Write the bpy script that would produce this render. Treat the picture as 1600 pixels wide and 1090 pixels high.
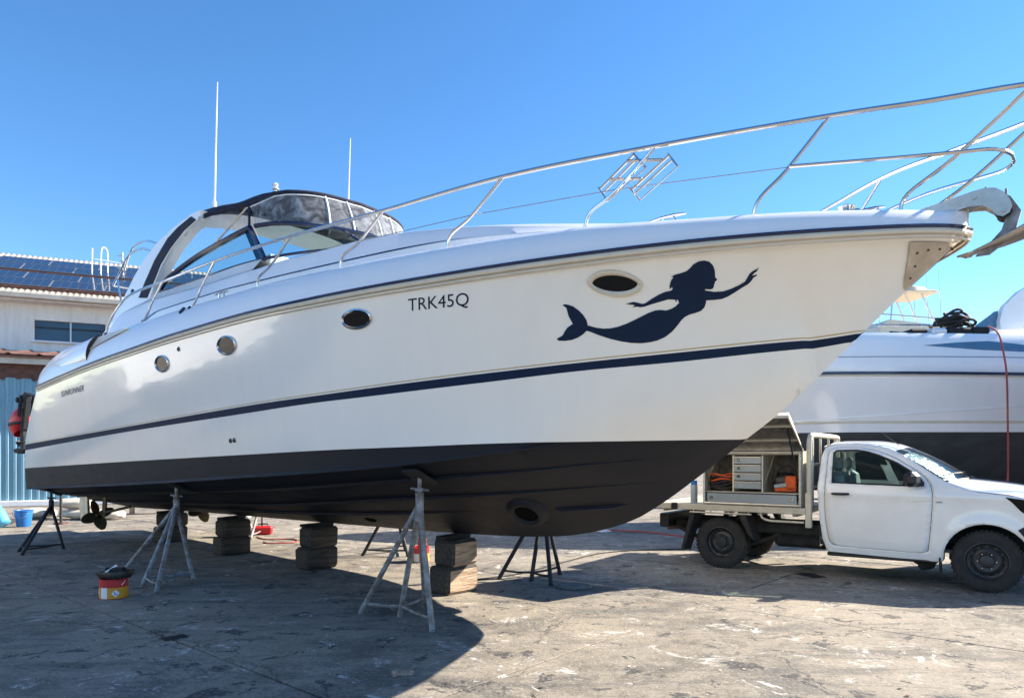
import bpy, bmesh, math, random
import numpy as np
from mathutils import Vector, Matrix, geometry
R = math.radians
random.seed(7)
for o in list(bpy.data.objects): bpy.data.objects.remove(o)
scene = bpy.context.scene
COL = scene.collection

# ------------------------------------------------------------------ camera, sky, sun, exposure
cam_d = bpy.data.cameras.new('camera'); cam = bpy.data.objects.new('camera', cam_d); COL.objects.link(cam)
cam.location = (0, 0, 1.56); cam.rotation_euler = (R(90), 0, 0)
cam_d.sensor_width = 36; cam_d.lens = 36*1100/1600; cam_d.shift_y = (712-545)/1600
cam_d.clip_start = 0.05; cam_d.clip_end = 3000
scene.camera = cam
SUN_AZ = Vector((0.95, 0.31, 0)).normalized(); SUN_EL = R(33)
world = bpy.data.worlds.new('World'); scene.world = world; world.use_nodes = True
wn = world.node_tree; wn.nodes.clear()
wo = wn.nodes.new('ShaderNodeOutputWorld'); wb = wn.nodes.new('ShaderNodeBackground'); ws = wn.nodes.new('ShaderNodeTexSky')
ws.sky_type = 'NISHITA'; ws.sun_disc = False; ws.sun_elevation = SUN_EL; ws.sun_rotation = math.atan2(SUN_AZ.x, SUN_AZ.y)
ws.altitude = 0; ws.air_density = 0.85; ws.dust_density = 0.0; ws.ozone_density = 3.0
wb.inputs['Strength'].default_value = 0.078
whs = wn.nodes.new('ShaderNodeHueSaturation'); whs.inputs['Saturation'].default_value = 1.2; whs.inputs['Hue'].default_value = .500; whs.inputs['Value'].default_value = 1.0
wn.links.new(ws.outputs[0], whs.inputs['Color']); wn.links.new(whs.outputs[0], wb.inputs[0]); wn.links.new(wb.outputs[0], wo.inputs[0])
sun_d = bpy.data.lights.new('sun', 'SUN'); sun = bpy.data.objects.new('sun', sun_d); COL.objects.link(sun)
sun_d.energy = 4.4; sun_d.angle = R(0.53); sun_d.color = (1.0, 0.90, 0.75)
sdir = SUN_AZ*math.cos(SUN_EL) + Vector((0, 0, math.sin(SUN_EL)))
sun.rotation_euler = (-sdir).to_track_quat('-Z', 'Y').to_euler()
sun.location = (20, 8, 20)
scene.view_settings.view_transform = 'Standard'; scene.view_settings.look = 'None'
scene.view_settings.exposure = 1.82; scene.view_settings.gamma = 1
scene.render.engine = 'CYCLES'

# ------------------------------------------------------------------ materials
def nodes_of(name):
    m = bpy.data.materials.new(name); m.use_nodes = True
    nt = m.node_tree; return m, nt, nt.nodes['Principled BSDF']
def mat(name, col, rough=0.5, metal=0.0, coat=0.0, var=0.0, vscale=4.0, bump=0.0, bscale=30.0, col2=None, stretch=(1,1,1), spec=0.5, alpha=None):
    m, nt, p = nodes_of(name); N = nt.nodes; L = nt.links
    p.inputs['Base Color'].default_value = (*col, 1); p.inputs['Roughness'].default_value = rough
    p.inputs['Metallic'].default_value = metal; p.inputs['Coat Weight'].default_value = coat
    p.inputs['Coat Roughness'].default_value = 0.04; p.inputs['Specular IOR Level'].default_value = spec
    tc = N.new('ShaderNodeTexCoord'); mp = N.new('ShaderNodeMapping'); mp.inputs['Scale'].default_value = stretch
    L.new(tc.outputs['Object'], mp.inputs[0])
    if var > 0 or col2:
        n = N.new('ShaderNodeTexNoise'); n.inputs['Scale'].default_value = vscale; n.inputs['Detail'].default_value = 8; n.inputs['Roughness'].default_value = .6
        L.new(mp.outputs[0], n.inputs['Vector'])
        r = N.new('ShaderNodeValToRGB'); r.color_ramp.elements[0].position = .35; r.color_ramp.elements[1].position = .68
        c2 = col2 or tuple(c*(1-var) for c in col)
        r.color_ramp.elements[0].color = (*c2, 1); r.color_ramp.elements[1].color = (*col, 1)
        L.new(n.outputs[0], r.inputs[0]); L.new(r.outputs[0], p.inputs['Base Color'])
        mr = N.new('ShaderNodeMapRange'); mr.inputs['To Min'].default_value = min(1, rough*1.35); mr.inputs['To Max'].default_value = rough*.85
        L.new(n.outputs[0], mr.inputs['Value']); L.new(mr.outputs[0], p.inputs['Roughness'])
    if bump > 0:
        n2 = N.new('ShaderNodeTexNoise'); n2.inputs['Scale'].default_value = bscale; n2.inputs['Detail'].default_value = 5
        L.new(mp.outputs[0], n2.inputs['Vector'])
        b_ = N.new('ShaderNodeBump'); b_.inputs['Strength'].default_value = bump; b_.inputs['Distance'].default_value = .02
        L.new(n2.outputs[0], b_.inputs['Height']); L.new(b_.outputs[0], p.inputs['Normal'])
    return m
def glass(name, tint, fac, rough=0.02, cloud=0.0, body=None):
    """sheet glass: part see-through, part mirror, with a tint; cloud adds a milky film"""
    m, nt, p = nodes_of(name); N = nt.nodes; L = nt.links
    out = N['Material Output']
    tr = N.new('ShaderNodeBsdfTransparent'); tr.inputs[0].default_value = (*tint, 1)
    p.inputs['Base Color'].default_value = (*(body or (.02,.025,.03)), 1); p.inputs['Roughness'].default_value = rough
    mx = N.new('ShaderNodeMixShader'); L.new(tr.outputs[0], mx.inputs[1]); L.new(p.outputs[0], mx.inputs[2])
    lw = N.new('ShaderNodeLayerWeight'); lw.inputs[0].default_value = .5; fr = N.new('ShaderNodeMath'); fr.operation = 'POWER'; L.new(lw.outputs['Facing'], fr.inputs[0]); fr.inputs[1].default_value = 4.5
    ad = N.new('ShaderNodeMath'); ad.operation = 'ADD'; ad.use_clamp = True; L.new(fr.outputs[0], ad.inputs[0]); ad.inputs[1].default_value = fac
    last = ad
    if cloud > 0:
        tc = N.new('ShaderNodeTexCoord'); n = N.new('ShaderNodeTexNoise'); n.inputs['Scale'].default_value = 6; n.inputs['Detail'].default_value = 9
        n.inputs['Distortion'].default_value = 1.5
        L.new(tc.outputs['Object'], n.inputs['Vector'])
        mr = N.new('ShaderNodeMapRange'); mr.inputs['From Min'].default_value = .4; mr.inputs['From Max'].default_value = .7; mr.inputs['To Max'].default_value = cloud
        L.new(n.outputs[0], mr.inputs['Value'])
        a2 = N.new('ShaderNodeMath'); a2.operation = 'ADD'; a2.use_clamp = True; L.new(ad.outputs[0], a2.inputs[0]); L.new(mr.outputs[0], a2.inputs[1]); last = a2
    L.new(last.outputs[0], mx.inputs[0]); L.new(mx.outputs[0], out.inputs[0])
    return m

def concrete_ground():
    m, nt, p = nodes_of('stained_concrete'); N = nt.nodes; L = nt.links
    g = N.new('ShaderNodeNewGeometry')
    def noise(scale, detail=8, rough=.6, dist=0, vec=None):
        n = N.new('ShaderNodeTexNoise'); n.inputs['Scale'].default_value = scale; n.inputs['Detail'].default_value = detail
        n.inputs['Roughness'].default_value = rough; n.inputs['Distortion'].default_value = dist
        L.new(vec or g.outputs['Position'], n.inputs['Vector']); return n.outputs[0]
    def ramp(v, a, b_, ca=0., cb=1.):
        r = N.new('ShaderNodeMapRange'); r.inputs['From Min'].default_value = a; r.inputs['From Max'].default_value = b_
        r.inputs['To Min'].default_value = ca; r.inputs['To Max'].default_value = cb; r.interpolation_type = 'SMOOTHSTEP'
        L.new(v, r.inputs['Value']); return r.outputs[0]
    def mul(a, b_):
        x = N.new('ShaderNodeMath'); x.operation = 'MULTIPLY'; L.new(a, x.inputs[0])
        if isinstance(b_, (int, float)): x.inputs[1].default_value = b_
        else: L.new(b_, x.inputs[1])
        return x.outputs[0]
    def mix(f, a, b_):
        x = N.new('ShaderNodeMix'); x.data_type = 'RGBA'; L.new(f, x.inputs[0])
        for k, v in ((6, a), (7, b_)):
            if isinstance(v, tuple): x.inputs[k].default_value = (*v, 1)
            else: L.new(v, x.inputs[k])
        return x.outputs[2]
    rot = N.new('ShaderNodeMapping'); rot.inputs['Rotation'].default_value = (0, 0, R(12)); rot.inputs['Scale'].default_value = (.35, 1.6, 1)
    L.new(g.outputs['Position'], rot.inputs[0])
    c = mix(ramp(noise(.45, 10, .7), .40, .60), (.105, .092, .076), (.285, .246, .192))
    c = mix(ramp(noise(2.6, 11, .78), .42, .58), c, (.24, .21, .17))
    c = mix(mul(ramp(noise(1.5, 12, .8, .5, rot.outputs[0]), .50, .60), .75), c, (.085, .08, .075))      # drag streaks
    c = mix(mul(ramp(noise(.7, 12, .82, .6), .52, .61), .7), c, (.075, .073, .07))                        # grime fields
    c = mix(mul(ramp(noise(2.8, 9, .7, .5), .575, .605), .9), c, (.028, .028, .032))                       # oil and antifoul drips
    c = mix(mul(ramp(noise(2.3, 12, .82, 1.2), .565, .615), .85), c, (.56, .545, .52))      # white paint scuffs
    c = mix(mul(ramp(noise(16, 9, .85), .52, .60), .7), c, (.09, .085, .08))
    c = mix(mul(ramp(noise(36, 7, .85), .53, .62), .55), c, (.46, .42, .36))
    c = mix(mul(ramp(noise(1.1, 6, .6, .2), .66, .72), .35), c, (.42, .26, .13))                          # rust tint
    # cracks
    wv = N.new('ShaderNodeVectorMath'); wv.operation = 'MULTIPLY_ADD'
    nz = N.new('ShaderNodeTexNoise'); nz.inputs['Scale'].default_value = 1.6; nz.inputs['Detail'].default_value = 7; nz.inputs['Roughness'].default_value = .7
    L.new(g.outputs['Position'], nz.inputs['Vector']); L.new(nz.outputs['Color'], wv.inputs[0]); wv.inputs[1].default_value = (.9, .9, 0); L.new(g.outputs['Position'], wv.inputs[2])
    vo = N.new('ShaderNodeTexVoronoi'); vo.voronoi_dimensions = '2D'; vo.feature = 'DISTANCE_TO_EDGE'; vo.inputs['Scale'].default_value = .42
    L.new(wv.outputs[0], vo.inputs['Vector'])
    ck = mul(ramp(vo.outputs['Distance'], .002, .007, 1, 0), ramp(noise(.5, 3), .46, .54))
    c = mix(mul(ck, .85), c, (.05, .048, .045))
    L.new(c, p.inputs['Base Color'])
    L.new(ramp(noise(3, 6), .3, .7, .72, .95), p.inputs['Roughness'])
    bp = N.new('ShaderNodeBump'); bp.inputs['Strength'].default_value = .6; bp.inputs['Distance'].default_value = .012
    ad = N.new('ShaderNodeMath'); ad.operation = 'SUBTRACT'; L.new(noise(28, 8, .7), ad.inputs[0]); L.new(ck, ad.inputs[1])
    L.new(ad.outputs[0], bp.inputs['Height']); L.new(bp.outputs[0], p.inputs['Normal'])
    return m

def gelcoat(name, col, rough=.10, wave=.02):
    m = mat(name, col, rough, coat=.45, var=.03, vscale=1.6, stretch=(2.5, 2.5, .6))
    nt = m.node_tree; N = nt.nodes; L = nt.links; p = N['Principled BSDF']
    tc = N.new('ShaderNodeTexCoord'); n = N.new('ShaderNodeTexNoise'); n.inputs['Scale'].default_value = .9; n.inputs['Detail'].default_value = 3
    mp = N.new('ShaderNodeMapping'); mp.inputs['Scale'].default_value = (.6, 1, 1.5); L.new(tc.outputs['Object'], mp.inputs[0]); L.new(mp.outputs[0], n.inputs['Vector'])
    b_ = N.new('ShaderNodeBump'); b_.inputs['Strength'].default_value = wave*4; b_.inputs['Distance'].default_value = .25
    L.new(n.outputs[0], b_.inputs['Height']); L.new(b_.outputs[0], p.inputs['Normal']); L.new(b_.outputs[0], p.inputs['Coat Normal'])
    return m

M = {}
M['ground'] = concrete_ground()
M['gel'] = gelcoat('white_gelcoat', (.88, .845, .78), .12, .010)
M['deckgel'] = gelcoat('deck_gelcoat', (.80, .80, .81), .22, .0)
M['navy'] = mat('navy_paint', (.008, .016, .055), .15, coat=.3)
M['navydecal'] = mat('navy_vinyl', (.009, .021, .052), .55, spec=.12)
M['gold'] = mat('gold_pinstripe', (.50, .38, .20), .35)
M['cream'] = mat('cream_rubrail', (.68, .60, .47), .3, var=.1, vscale=6)
M['antifoul'] = mat('black_antifouling', (.0040, .0056, .0115), .55, spec=.3, col2=(.0072, .0088, .0145), vscale=4.5, stretch=(.6, 1, 2.2), bump=.06, bscale=60)
M['steel'] = mat('stainless_steel', (.72, .70, .67), .16, metal=1, var=.12, vscale=9)
M['dsteel'] = mat('dull_stainless', (.58, .53, .47), .38, metal=1, var=.25, vscale=7, bump=.1)
M['canvas'] = mat('navy_canvas', (.010, .014, .040), .85, var=.25, vscale=14, bump=.25, bscale=120)
M['vinyl'] = glass('clear_vinyl', (.86, .89, .93), .10, .12, cloud=.34, body=(.50, .53, .58))
M['sidevinyl'] = glass('clear_side_vinyl', (.93, .96, .99), .02, .06, cloud=.06, body=(.55, .60, .68))
M['bglass'] = glass('boat_glass', (.72, .86, .84), .06, .02, body=(.02, .03, .03))
M['portglass'] = mat('dark_port_glass', (.009, .010, .012), .08, spec=.10)
M['black'] = mat('black_plastic', (.012, .012, .013), .4, var=.2)
M['rubber'] = mat('black_rubber', (.022, .022, .023), .75, var=.3, vscale=9, bump=.15)
M['whiteplastic'] = mat('white_plastic', (.75, .75, .74), .35)
M['creamseat'] = mat('cream_vinyl_seat', (.62, .60, .50), .5)
M['bronze'] = mat('bronze_propeller', (.10, .085, .05), .45, metal=.7, var=.4, vscale=8)
M['galv'] = mat('worn_galvanised_steel', (.33, .35, .37), .6, metal=.3, var=.6, vscale=11, col2=(.15, .125, .10), bump=.2)
M['paintsteel'] = mat('chipped_blue_grey_steel', (.32, .39, .43), .6, metal=.15, var=.6, vscale=13, col2=(.16, .10, .07), bump=.2)
M['darksteel'] = mat('dark_painted_steel', (.035, .037, .043), .55, metal=.2, var=.4, vscale=9, bump=.15)
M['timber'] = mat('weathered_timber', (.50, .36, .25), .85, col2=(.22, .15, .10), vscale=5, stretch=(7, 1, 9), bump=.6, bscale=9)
M['timberdark'] = mat('blackened_shaded_timber', (.075, .060, .048), .85, col2=(.02, .018, .016), vscale=4, stretch=(6, 1, 7), bump=.6, bscale=9)  # dark timber; on the near block ends it also carries painted shade
M['deepblack'] = mat('unlit_tunnel_black', (.004, .004, .004), .9, spec=.05)  # shade inside the thruster tunnel and intake, put into the colour
M['blackstain'] = mat('antifoul_splash', (.014, .013, .014), .8, var=.3)
M['truckwhite'] = mat('white_car_paint', (.82, .82, .81), .16, coat=.8, var=.09, vscale=3)
M['autoglass'] = glass('automotive_glass', (.62, .74, .70), .07, .01)
M['alu'] = mat('mill_aluminium', (.62, .60, .54), .42, metal=.85, var=.25, vscale=7, stretch=(1, 6, 6))
M['alucream'] = mat('dusty_aluminium', (.58, .54, .44), .5, metal=.35, var=.2, vscale=6)
M['checker'] = mat('dark_checker_plate', (.22, .21, .20), .45, metal=.7, var=.5, vscale=12, bump=.7, bscale=55)
M['drawer'] = mat('grey_drawer_front', (.30, .35, .39), .4, metal=.3, var=.15)
M['tyre'] = mat('tyre_rubber', (.028, .028, .029), .85, var=.35, vscale=12, bump=.3, bscale=60)
M['rim'] = mat('black_steel_rim', (.035, .037, .041), .38, metal=.3, var=.2)
M['chassis'] = mat('grimy_chassis', (.045, .042, .038), .7, var=.4, vscale=8, bump=.3)
M['orange'] = mat('orange_fabric', (.62, .10, .02), .7, var=.25, vscale=14, bump=.3)
M['red'] = mat('red_plastic', (.58, .02, .025), .35, var=.15)
M['redhose'] = mat('red_hose', (.42, .075, .06), .6, var=.25)
M['yellow'] = mat('orange_yellow_label', (.72, .30, .02), .45, var=.1)
M['label'] = mat('white_label', (.78, .78, .80), .5, var=.08)
M['blue'] = mat('bright_blue_plastic', (.02, .17, .50), .4, var=.2)
M['duct'] = mat('light_blue_duct', (.10, .42, .70), .5, var=.15)
M['render'] = mat('cream_rendered_wall', (.86, .84, .78), .9, var=.2, vscale=1.2, stretch=(3, 3, .5), bump=.15)
M['corr'] = mat('blue_corrugated_steel', (.20, .38, .48), .5, metal=.15, var=.25, vscale=3, stretch=(6, 6, .5))
M['rust'] = mat('rusty_iron', (.15, .06, .045), .85, col2=(.07, .04, .035), vscale=6, bump=.3)
M['zinc'] = mat('weathered_roof_sheet', (.55, .50, .43), .5, metal=.3, var=.25, vscale=3)
M['panel'] = mat('solar_cells', (.012, .016, .032), .12, coat=.6, var=.2, vscale=3)
M['aerialgrey'] = mat('grey_aerial_metal', (.55, .56, .58), .4, metal=.5)
M['panelframe'] = mat('panel_frame', (.20, .215, .25), .5, metal=.3)
M['winglass'] = mat('dark_blue_window', (.035, .085, .14), .10, var=.2, vscale=1.5)
M['foil'] = mat('crinkled_foil', (.80, .82, .84), .22, metal=1, var=.1, bump=1.0, bscale=22)
M['rag'] = mat('white_rag', (.75, .75, .77), .9, var=.15, vscale=12)
M['iron'] = mat('cast_iron', (.10, .095, .085), .6, metal=.4, var=.4, vscale=15, bump=.3)
M['gel2'] = gelcoat('pale_gelcoat', (.90, .89, .88), .12, .015)
M['antifoul2'] = mat('dark_grey_antifouling', (.115, .13, .155), .6, var=.3, vscale=2)
M['sack'] = mat('pale_sack', (.60, .54, .45), .9, var=.3, vscale=4, bump=.4, bscale=8)

# ------------------------------------------------------------------ mesh helpers
def pchip(xs, ys):
    xs = [float(x) for x in xs]; ys = [float(y) for y in ys]; n = len(xs)
    h = [xs[i+1]-xs[i] for i in range(n-1)]; d = [(ys[i+1]-ys[i])/h[i] for i in range(n-1)]
    m = [d[0]] + [0.]*(n-2) + [d[-1]]
    for i in range(1, n-1):
        if d[i-1]*d[i] > 0:
            w1 = 2*h[i]+h[i-1]; w2 = h[i]+2*h[i-1]; m[i] = (w1+w2)/(w1/d[i-1]+w2/d[i])
    def f(x):
        x = min(max(x, xs[0]), xs[-1]); i = 0
        while i < n-2 and x > xs[i+1]: i += 1
        u = (x-xs[i])/h[i]; a = 1-u
        return (1+2*u)*a*a*ys[i]+u*a*a*h[i]*m[i]+u*u*(3-2*u)*ys[i+1]-u*u*a*h[i]*m[i+1]
    return f
def link(name, me, parent=None, smooth=True, angle=35):
    o = bpy.data.objects.new(name, me); COL.objects.link(o)
    if smooth and len(me.polygons):
        me.polygons.foreach_set('use_smooth', [True]*len(me.polygons))
        me.set_sharp_from_angle(angle=R(angle))
    if parent is not None: o.parent = parent
    return o
class MB:
    def __init__(s): s.v = []; s.f = []; s.m = []
    def add(s, vs, fs, mi=0):
        k = len(s.v); s.v += [tuple(v) for v in vs]; s.f += [tuple(i+k for i in f) for f in fs]; s.m += [mi]*len(fs); return s
    def box(s, c, d, mi=0, rz=0, bev=0, M4=None):
        x, y, z = d[0]/2, d[1]/2, d[2]/2
        if bev > 0:
            b_ = min(bev, x*.9, y*.9, z*.9); vs = []
            for sz in (-1, 1):
                for (px, py, ins) in ((x, y, 0),):
                    pass
            ring = lambda zz, e: [(-x+b_, -y+e, zz), (x-b_, -y+e, zz), (x-e, -y+b_, zz), (x-e, y-b_, zz), (x-b_, y-e, zz), (-x+b_, y-e, zz), (-x+e, y-b_, zz), (-x+e, -y+b_, zz)]
            rr = [[(a*(1 if 1 else 1), b2, -z) for a, b2, _ in ring(0, b_)], ring(-z+b_, 0), ring(z-b_, 0), [(a, b2, z) for a, b2, _ in ring(0, b_)]]
            fs = []
            for i in range(3):
                for j in range(8):
                    fs.append((i*8+j, i*8+(j+1) % 8, (i+1)*8+(j+1) % 8, (i+1)*8+j))
            fs.append(tuple(reversed(range(8)))); fs.append(tuple(range(24, 32)))
            vs = [p for r_ in rr for p in r_]
        else:
            vs = [(-x,-y,-z),(x,-y,-z),(x,y,-z),(-x,y,-z),(-x,-y,z),(x,-y,z),(x,y,z),(-x,y,z)]
            fs = [(3,2,1,0),(4,5,6,7),(0,1,5,4),(1,2,6,5),(2,3,7,6),(3,0,4,7)]
        T = Matrix.Translation(c) @ (M4 if M4 is not None else Matrix.Rotation(rz, 4, 'Z'))
        return s.add([T @ Vector(v) for v in vs], fs, mi)
    def tube(s, pts, r, n=8, mi=0, closed=False, cap=True):
        P = [Vector(p) for p in pts]; k = len(P); rr = r if isinstance(r, (list, tuple)) else [r]*k
        up = None; vs = []; fs = []
        for i, p in enumerate(P):
            if closed: t = P[(i+1) % k]-P[i-1]
            else: t = P[min(i+1, k-1)]-P[max(i-1, 0)]
            if t.length < 1e-9: t = Vector((0, 0, 1))
            t.normalize()
            if up is None:
                up = t.cross(Vector((0, 0, 1)))
                if up.length < .05: up = t.cross(Vector((1, 0, 0)))
            up = (up - t*up.dot(t)); up.normalize(); w = t.cross(up)
            for j in range(n):
                a = 2*math.pi*j/n; vs.append(p+(up*math.cos(a)+w*math.sin(a))*rr[i])
        for i in range(k if closed else k-1):
            i2 = (i+1) % k
            for j in range(n): fs.append((i*n+j, i*n+(j+1) % n, i2*n+(j+1) % n, i2*n+j))
        if cap and not closed: fs += [tuple(reversed(range(n))), tuple(range((k-1)*n, k*n))]
        return s.add(vs, fs, mi)
    def grid(s, rows, mi=0, flip=False, rowmat=None, closed=False):
        k = len(rows[0]); base = len(s.v); s.v += [tuple(p) for r_ in rows for p in r_]
        for i in range(len(rows)-1):
            for j in range(k if closed else k-1):
                j2 = (j+1) % k
                f = (base+i*k+j, base+i*k+j2, base+(i+1)*k+j2, base+(i+1)*k+j)
                s.f.append(tuple(reversed(f)) if flip else f); s.m.append(rowmat[i] if rowmat else mi)
        return s
    def lathe(s, prof, n=24, mi=0, M4=None, cap=False):
        M4 = M4 or Matrix.Identity(4)
        rows = [[M4 @ Vector((r_*math.cos(2*math.pi*j/n), r_*math.sin(2*math.pi*j/n), z)) for j in range(n)] for r_, z in prof]
        b0 = len(s.v); s.grid(rows, mi, closed=True)
        if cap:
            s.f.append(tuple(b0+j for j in reversed(range(n)))); s.m.append(mi)
            s.f.append(tuple(b0+(len(prof)-1)*n+j for j in range(n))); s.m.append(mi)
        return s
    def prism(s, poly, a, b_, axis='y', mi=0):
        """extrude a closed 2-D outline (u,w) between a and b_ along an axis"""
        n = len(poly)
        mk = {'y': lambda u, w, c: (u, c, w), 'x': lambda u, w, c: (c, u, w), 'z': lambda u, w, c: (u, w, c)}[axis]
        vs = [mk(u, w, a) for u, w in poly]+[mk(u, w, b_) for u, w in poly]
        fs = [(i, (i+1) % n, n+(i+1) % n, n+i) for i in range(n)]
        tris = geometry.tessellate_polygon([[Vector((u, w, 0)) for u, w in poly]])
        for t_ in tris: fs.append(tuple(t_)); fs.append(tuple(n+i for i in reversed(t_)))
        return s.add(vs, fs, mi)
    def build(s, name, mats, parent=None, smooth=True, angle=35, merge=True):
        me = bpy.data.meshes.new(name); me.from_pydata(s.v, [], s.f)
        for m_ in (mats if isinstance(mats, (list, tuple)) else [mats]): me.materials.append(M[m_] if isinstance(m_, str) else m_)
        me.polygons.foreach_set('material_index', s.m)
        bm = bmesh.new(); bm.from_mesh(me)
        if merge:
            bmesh.ops.remove_doubles(bm, verts=bm.verts, dist=1e-5)
            bmesh.ops.dissolve_degenerate(bm, edges=bm.edges, dist=1e-6)
        bmesh.ops.recalc_face_normals(bm, faces=bm.faces)
        bm.to_mesh(me); bm.free()
        return link(name, me, parent, smooth, angle)
def tag(o, label=None, cat=None, group=None, kind=None):
    if label: o['label'] = label
    if cat: o['category'] = cat
    if group: o['group'] = group
    if kind: o['kind'] = kind
    return o
def thing(name, label, cat, loc=(0, 0, 0), rz=0, group=None):
    o = bpy.data.objects.new(name, None); o.empty_display_size = .2; COL.objects.link(o)
    o.location = loc; o.rotation_euler = (0, 0, rz); return tag(o, label, cat, group)
def copy_tree(o, parent=None):
    c = o.copy(); COL.objects.link(c); c.parent = parent
    for ch in o.children: copy_tree(ch, c)
    return c
def spline(pts, n=8):
    """Catmull-Rom through points"""
    P = [Vector(p) for p in pts]; out = []
    for i in range(len(P)-1):
        p0 = P[max(i-1, 0)]; p1 = P[i]; p2 = P[i+1]; p3 = P[min(i+2, len(P)-1)]
        for k in range(n):
            u = k/n
            out.append(.5*((2*p1)+(p2-p0)*u+(2*p0-5*p1+4*p2-p3)*u*u+(3*p1-p0-3*p2+p3)*u**3))
    out.append(P[-1]); return out
def fill_outline(outline, holes, fn, mats, name, parent, maxlen=.12, smooth=True, angle=30, out=None):
    """flat outline with holes -> triangulated, refined, then laid onto a surface by fn(u,w)"""
    loops = [[Vector((u, w, 0)) for u, w in outline]]+[[Vector((u, w, 0)) for u, w in h_] for h_ in holes]
    tris = geometry.tessellate_polygon(loops); flat = [p for l in loops for p in l]
    bm = bmesh.new(); vs = [bm.verts.new(p) for p in flat]
    for t_ in tris:
        try: bm.faces.new([vs[i] for i in t_])
        except ValueError: pass
    for _ in range(7):
        long = [e for e in bm.edges if e.calc_length() > maxlen]
        if not long: break
        bmesh.ops.subdivide_edges(bm, edges=long, cuts=1, use_grid_fill=False)
        bmesh.ops.triangulate(bm, faces=[f for f in bm.faces if len(f.verts) > 3])
    for v in bm.verts: v.co = Vector(fn(v.co.x, v.co.y))
    bmesh.ops.recalc_face_normals(bm, faces=bm.faces)
    if out is not None and sum((f.normal.dot(Vector(out))*f.calc_area() for f in bm.faces)) < 0: bmesh.ops.reverse_faces(bm, faces=bm.faces)
    me = bpy.data.meshes.new(name); bm.to_mesh(me); bm.free()
    me.materials.append(M[mats]); return link(name, me, parent, smooth, angle)
def text_mesh(body, shear=0):
    cu = bpy.data.curves.new('lettering', 'FONT'); cu.body = body; cu.shear = shear; cu.resolution_u = 3
    o = bpy.data.objects.new('lettering', cu); COL.objects.link(o); bpy.context.view_layer.update()
    me = bpy.data.meshes.new_from_object(o.evaluated_get(bpy.context.evaluated_depsgraph_get()))
    bpy.data.objects.remove(o); return me
def text_on(body, name, fn, w, h, matn, parent, shear=0):
    """lettering scaled into w x h, each vertex laid onto a surface by fn(u,w)"""
    me = text_mesh(body, shear); xs = [v.co.x for v in me.vertices]; ys = [v.co.y for v in me.vertices]
    x0, x1, y0, y1 = min(xs), max(xs), min(ys), max(ys)
    for v in me.vertices: v.co = Vector(fn((v.co.x-x0)/(x1-x0)*w, (v.co.y-y0)/(y1-y0)*h))
    me.materials.clear(); me.materials.append(M[matn]); return link(name, me, parent, False)

# ------------------------------------------------------------------ ground: concrete hardstand in slabs
gm = MB(); gm.grid([[(-1500, -1500, -.03), (1500, -1500, -.03)], [(-1500, 1500, -.03), (1500, 1500, -.03)]])
ground = tag(gm.build('ground', 'ground', None, False), kind='structure')
SL = 4.3; GA = R(-41)
sm = MB(); sm.box((0, 0, -.075), (SL-.02, SL-.02, .15), bev=.004)
slab0 = sm.build('concrete_slab', 'ground', ground, True)
first = True; gu = Vector((math.cos(GA), math.sin(GA), 0)); gv = Vector((-gu.y, gu.x, 0))
for i in range(-9, 10):
    for j in range(-9, 10):
        p = Vector((-1.0, 7.2, 0)) + gu*(i*SL) + gv*(j*SL)
        if not (-19 < p.x < 19 and 0 < p.y < 27): continue
        s_ = slab0 if first else slab0.copy()
        if not first: COL.objects.link(s_); s_.parent = ground
        first = False
        s_.location = (p.x, p.y, random.uniform(-.004, .0)); s_.rotation_euler = (random.uniform(-.0007, .0007), random.uniform(-.0007, .0007), GA)

# ------------------------------------------------------------------ the cruiser on stands
BO = (-.65, 8.17, 0); BA = math.atan2(-.643, .766)
BF = Vector((.766, -.643, 0)); BS = Vector((-.643, -.766, 0))
def bw(t, s, z): return Vector(BO) + BF*t + BS*s + Vector((0, 0, z))
boat = thing('motor_cruiser', 'white motor cruiser with navy stripes and mermaid decal, propped on keel blocks and stands', 'boat', BO, BA)
def b(t):
    if t < -1: return 2.1-0.15*((-1-t)/7.3)**2
    return 2.1*max(0, 1-min(1, (t+1)/6.03)**2.4)**.72
zs = pchip([-9.2,-7.7,-6.35,-4.9,-3.86,-2.4,-.7,.3,1.3,2.5,3.6,4.44,5.03],[2.6,2.688,2.777,2.857,2.90,2.955,2.985,2.982,2.985,3.005,3.04,3.077,3.127])
zk = pchip([-9.2,-5.8,-3.3,-1.3,0,.85,1.53,1.92,2.35,2.62,3.057,3.459,3.685,4.309,4.615,5.03],[.54,.60,.625,.648,.667,.694,.745,.816,.955,1.106,1.413,1.717,1.887,2.463,2.752,3.125])
def sc(t):
    if t < -1: return 1.8-.03*((-1-t)/8)**2
    return 1.8*max(0, 1-min(1, (t+1)/5.)**2.2)**.85
zc = pchip([-9.2,-4.57,-1.5,.92,1.3,2.03,2.54,3.2,3.7,4.0],[.98,1.18,1.341,1.487,1.525,1.612,1.67,1.81,2.0,2.178])
def side(t, z):
    s0, z0 = (0., zk(t)) if t >= 4.0 else (sc(t), zc(t))
    w = min(1, max(0, (z-z0)/max(1e-6, zs(t)-z0))); p = 1+.45*min(1, max(0, (t+2)/5.))
    return s0+(b(t)-s0)*w**p
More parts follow.
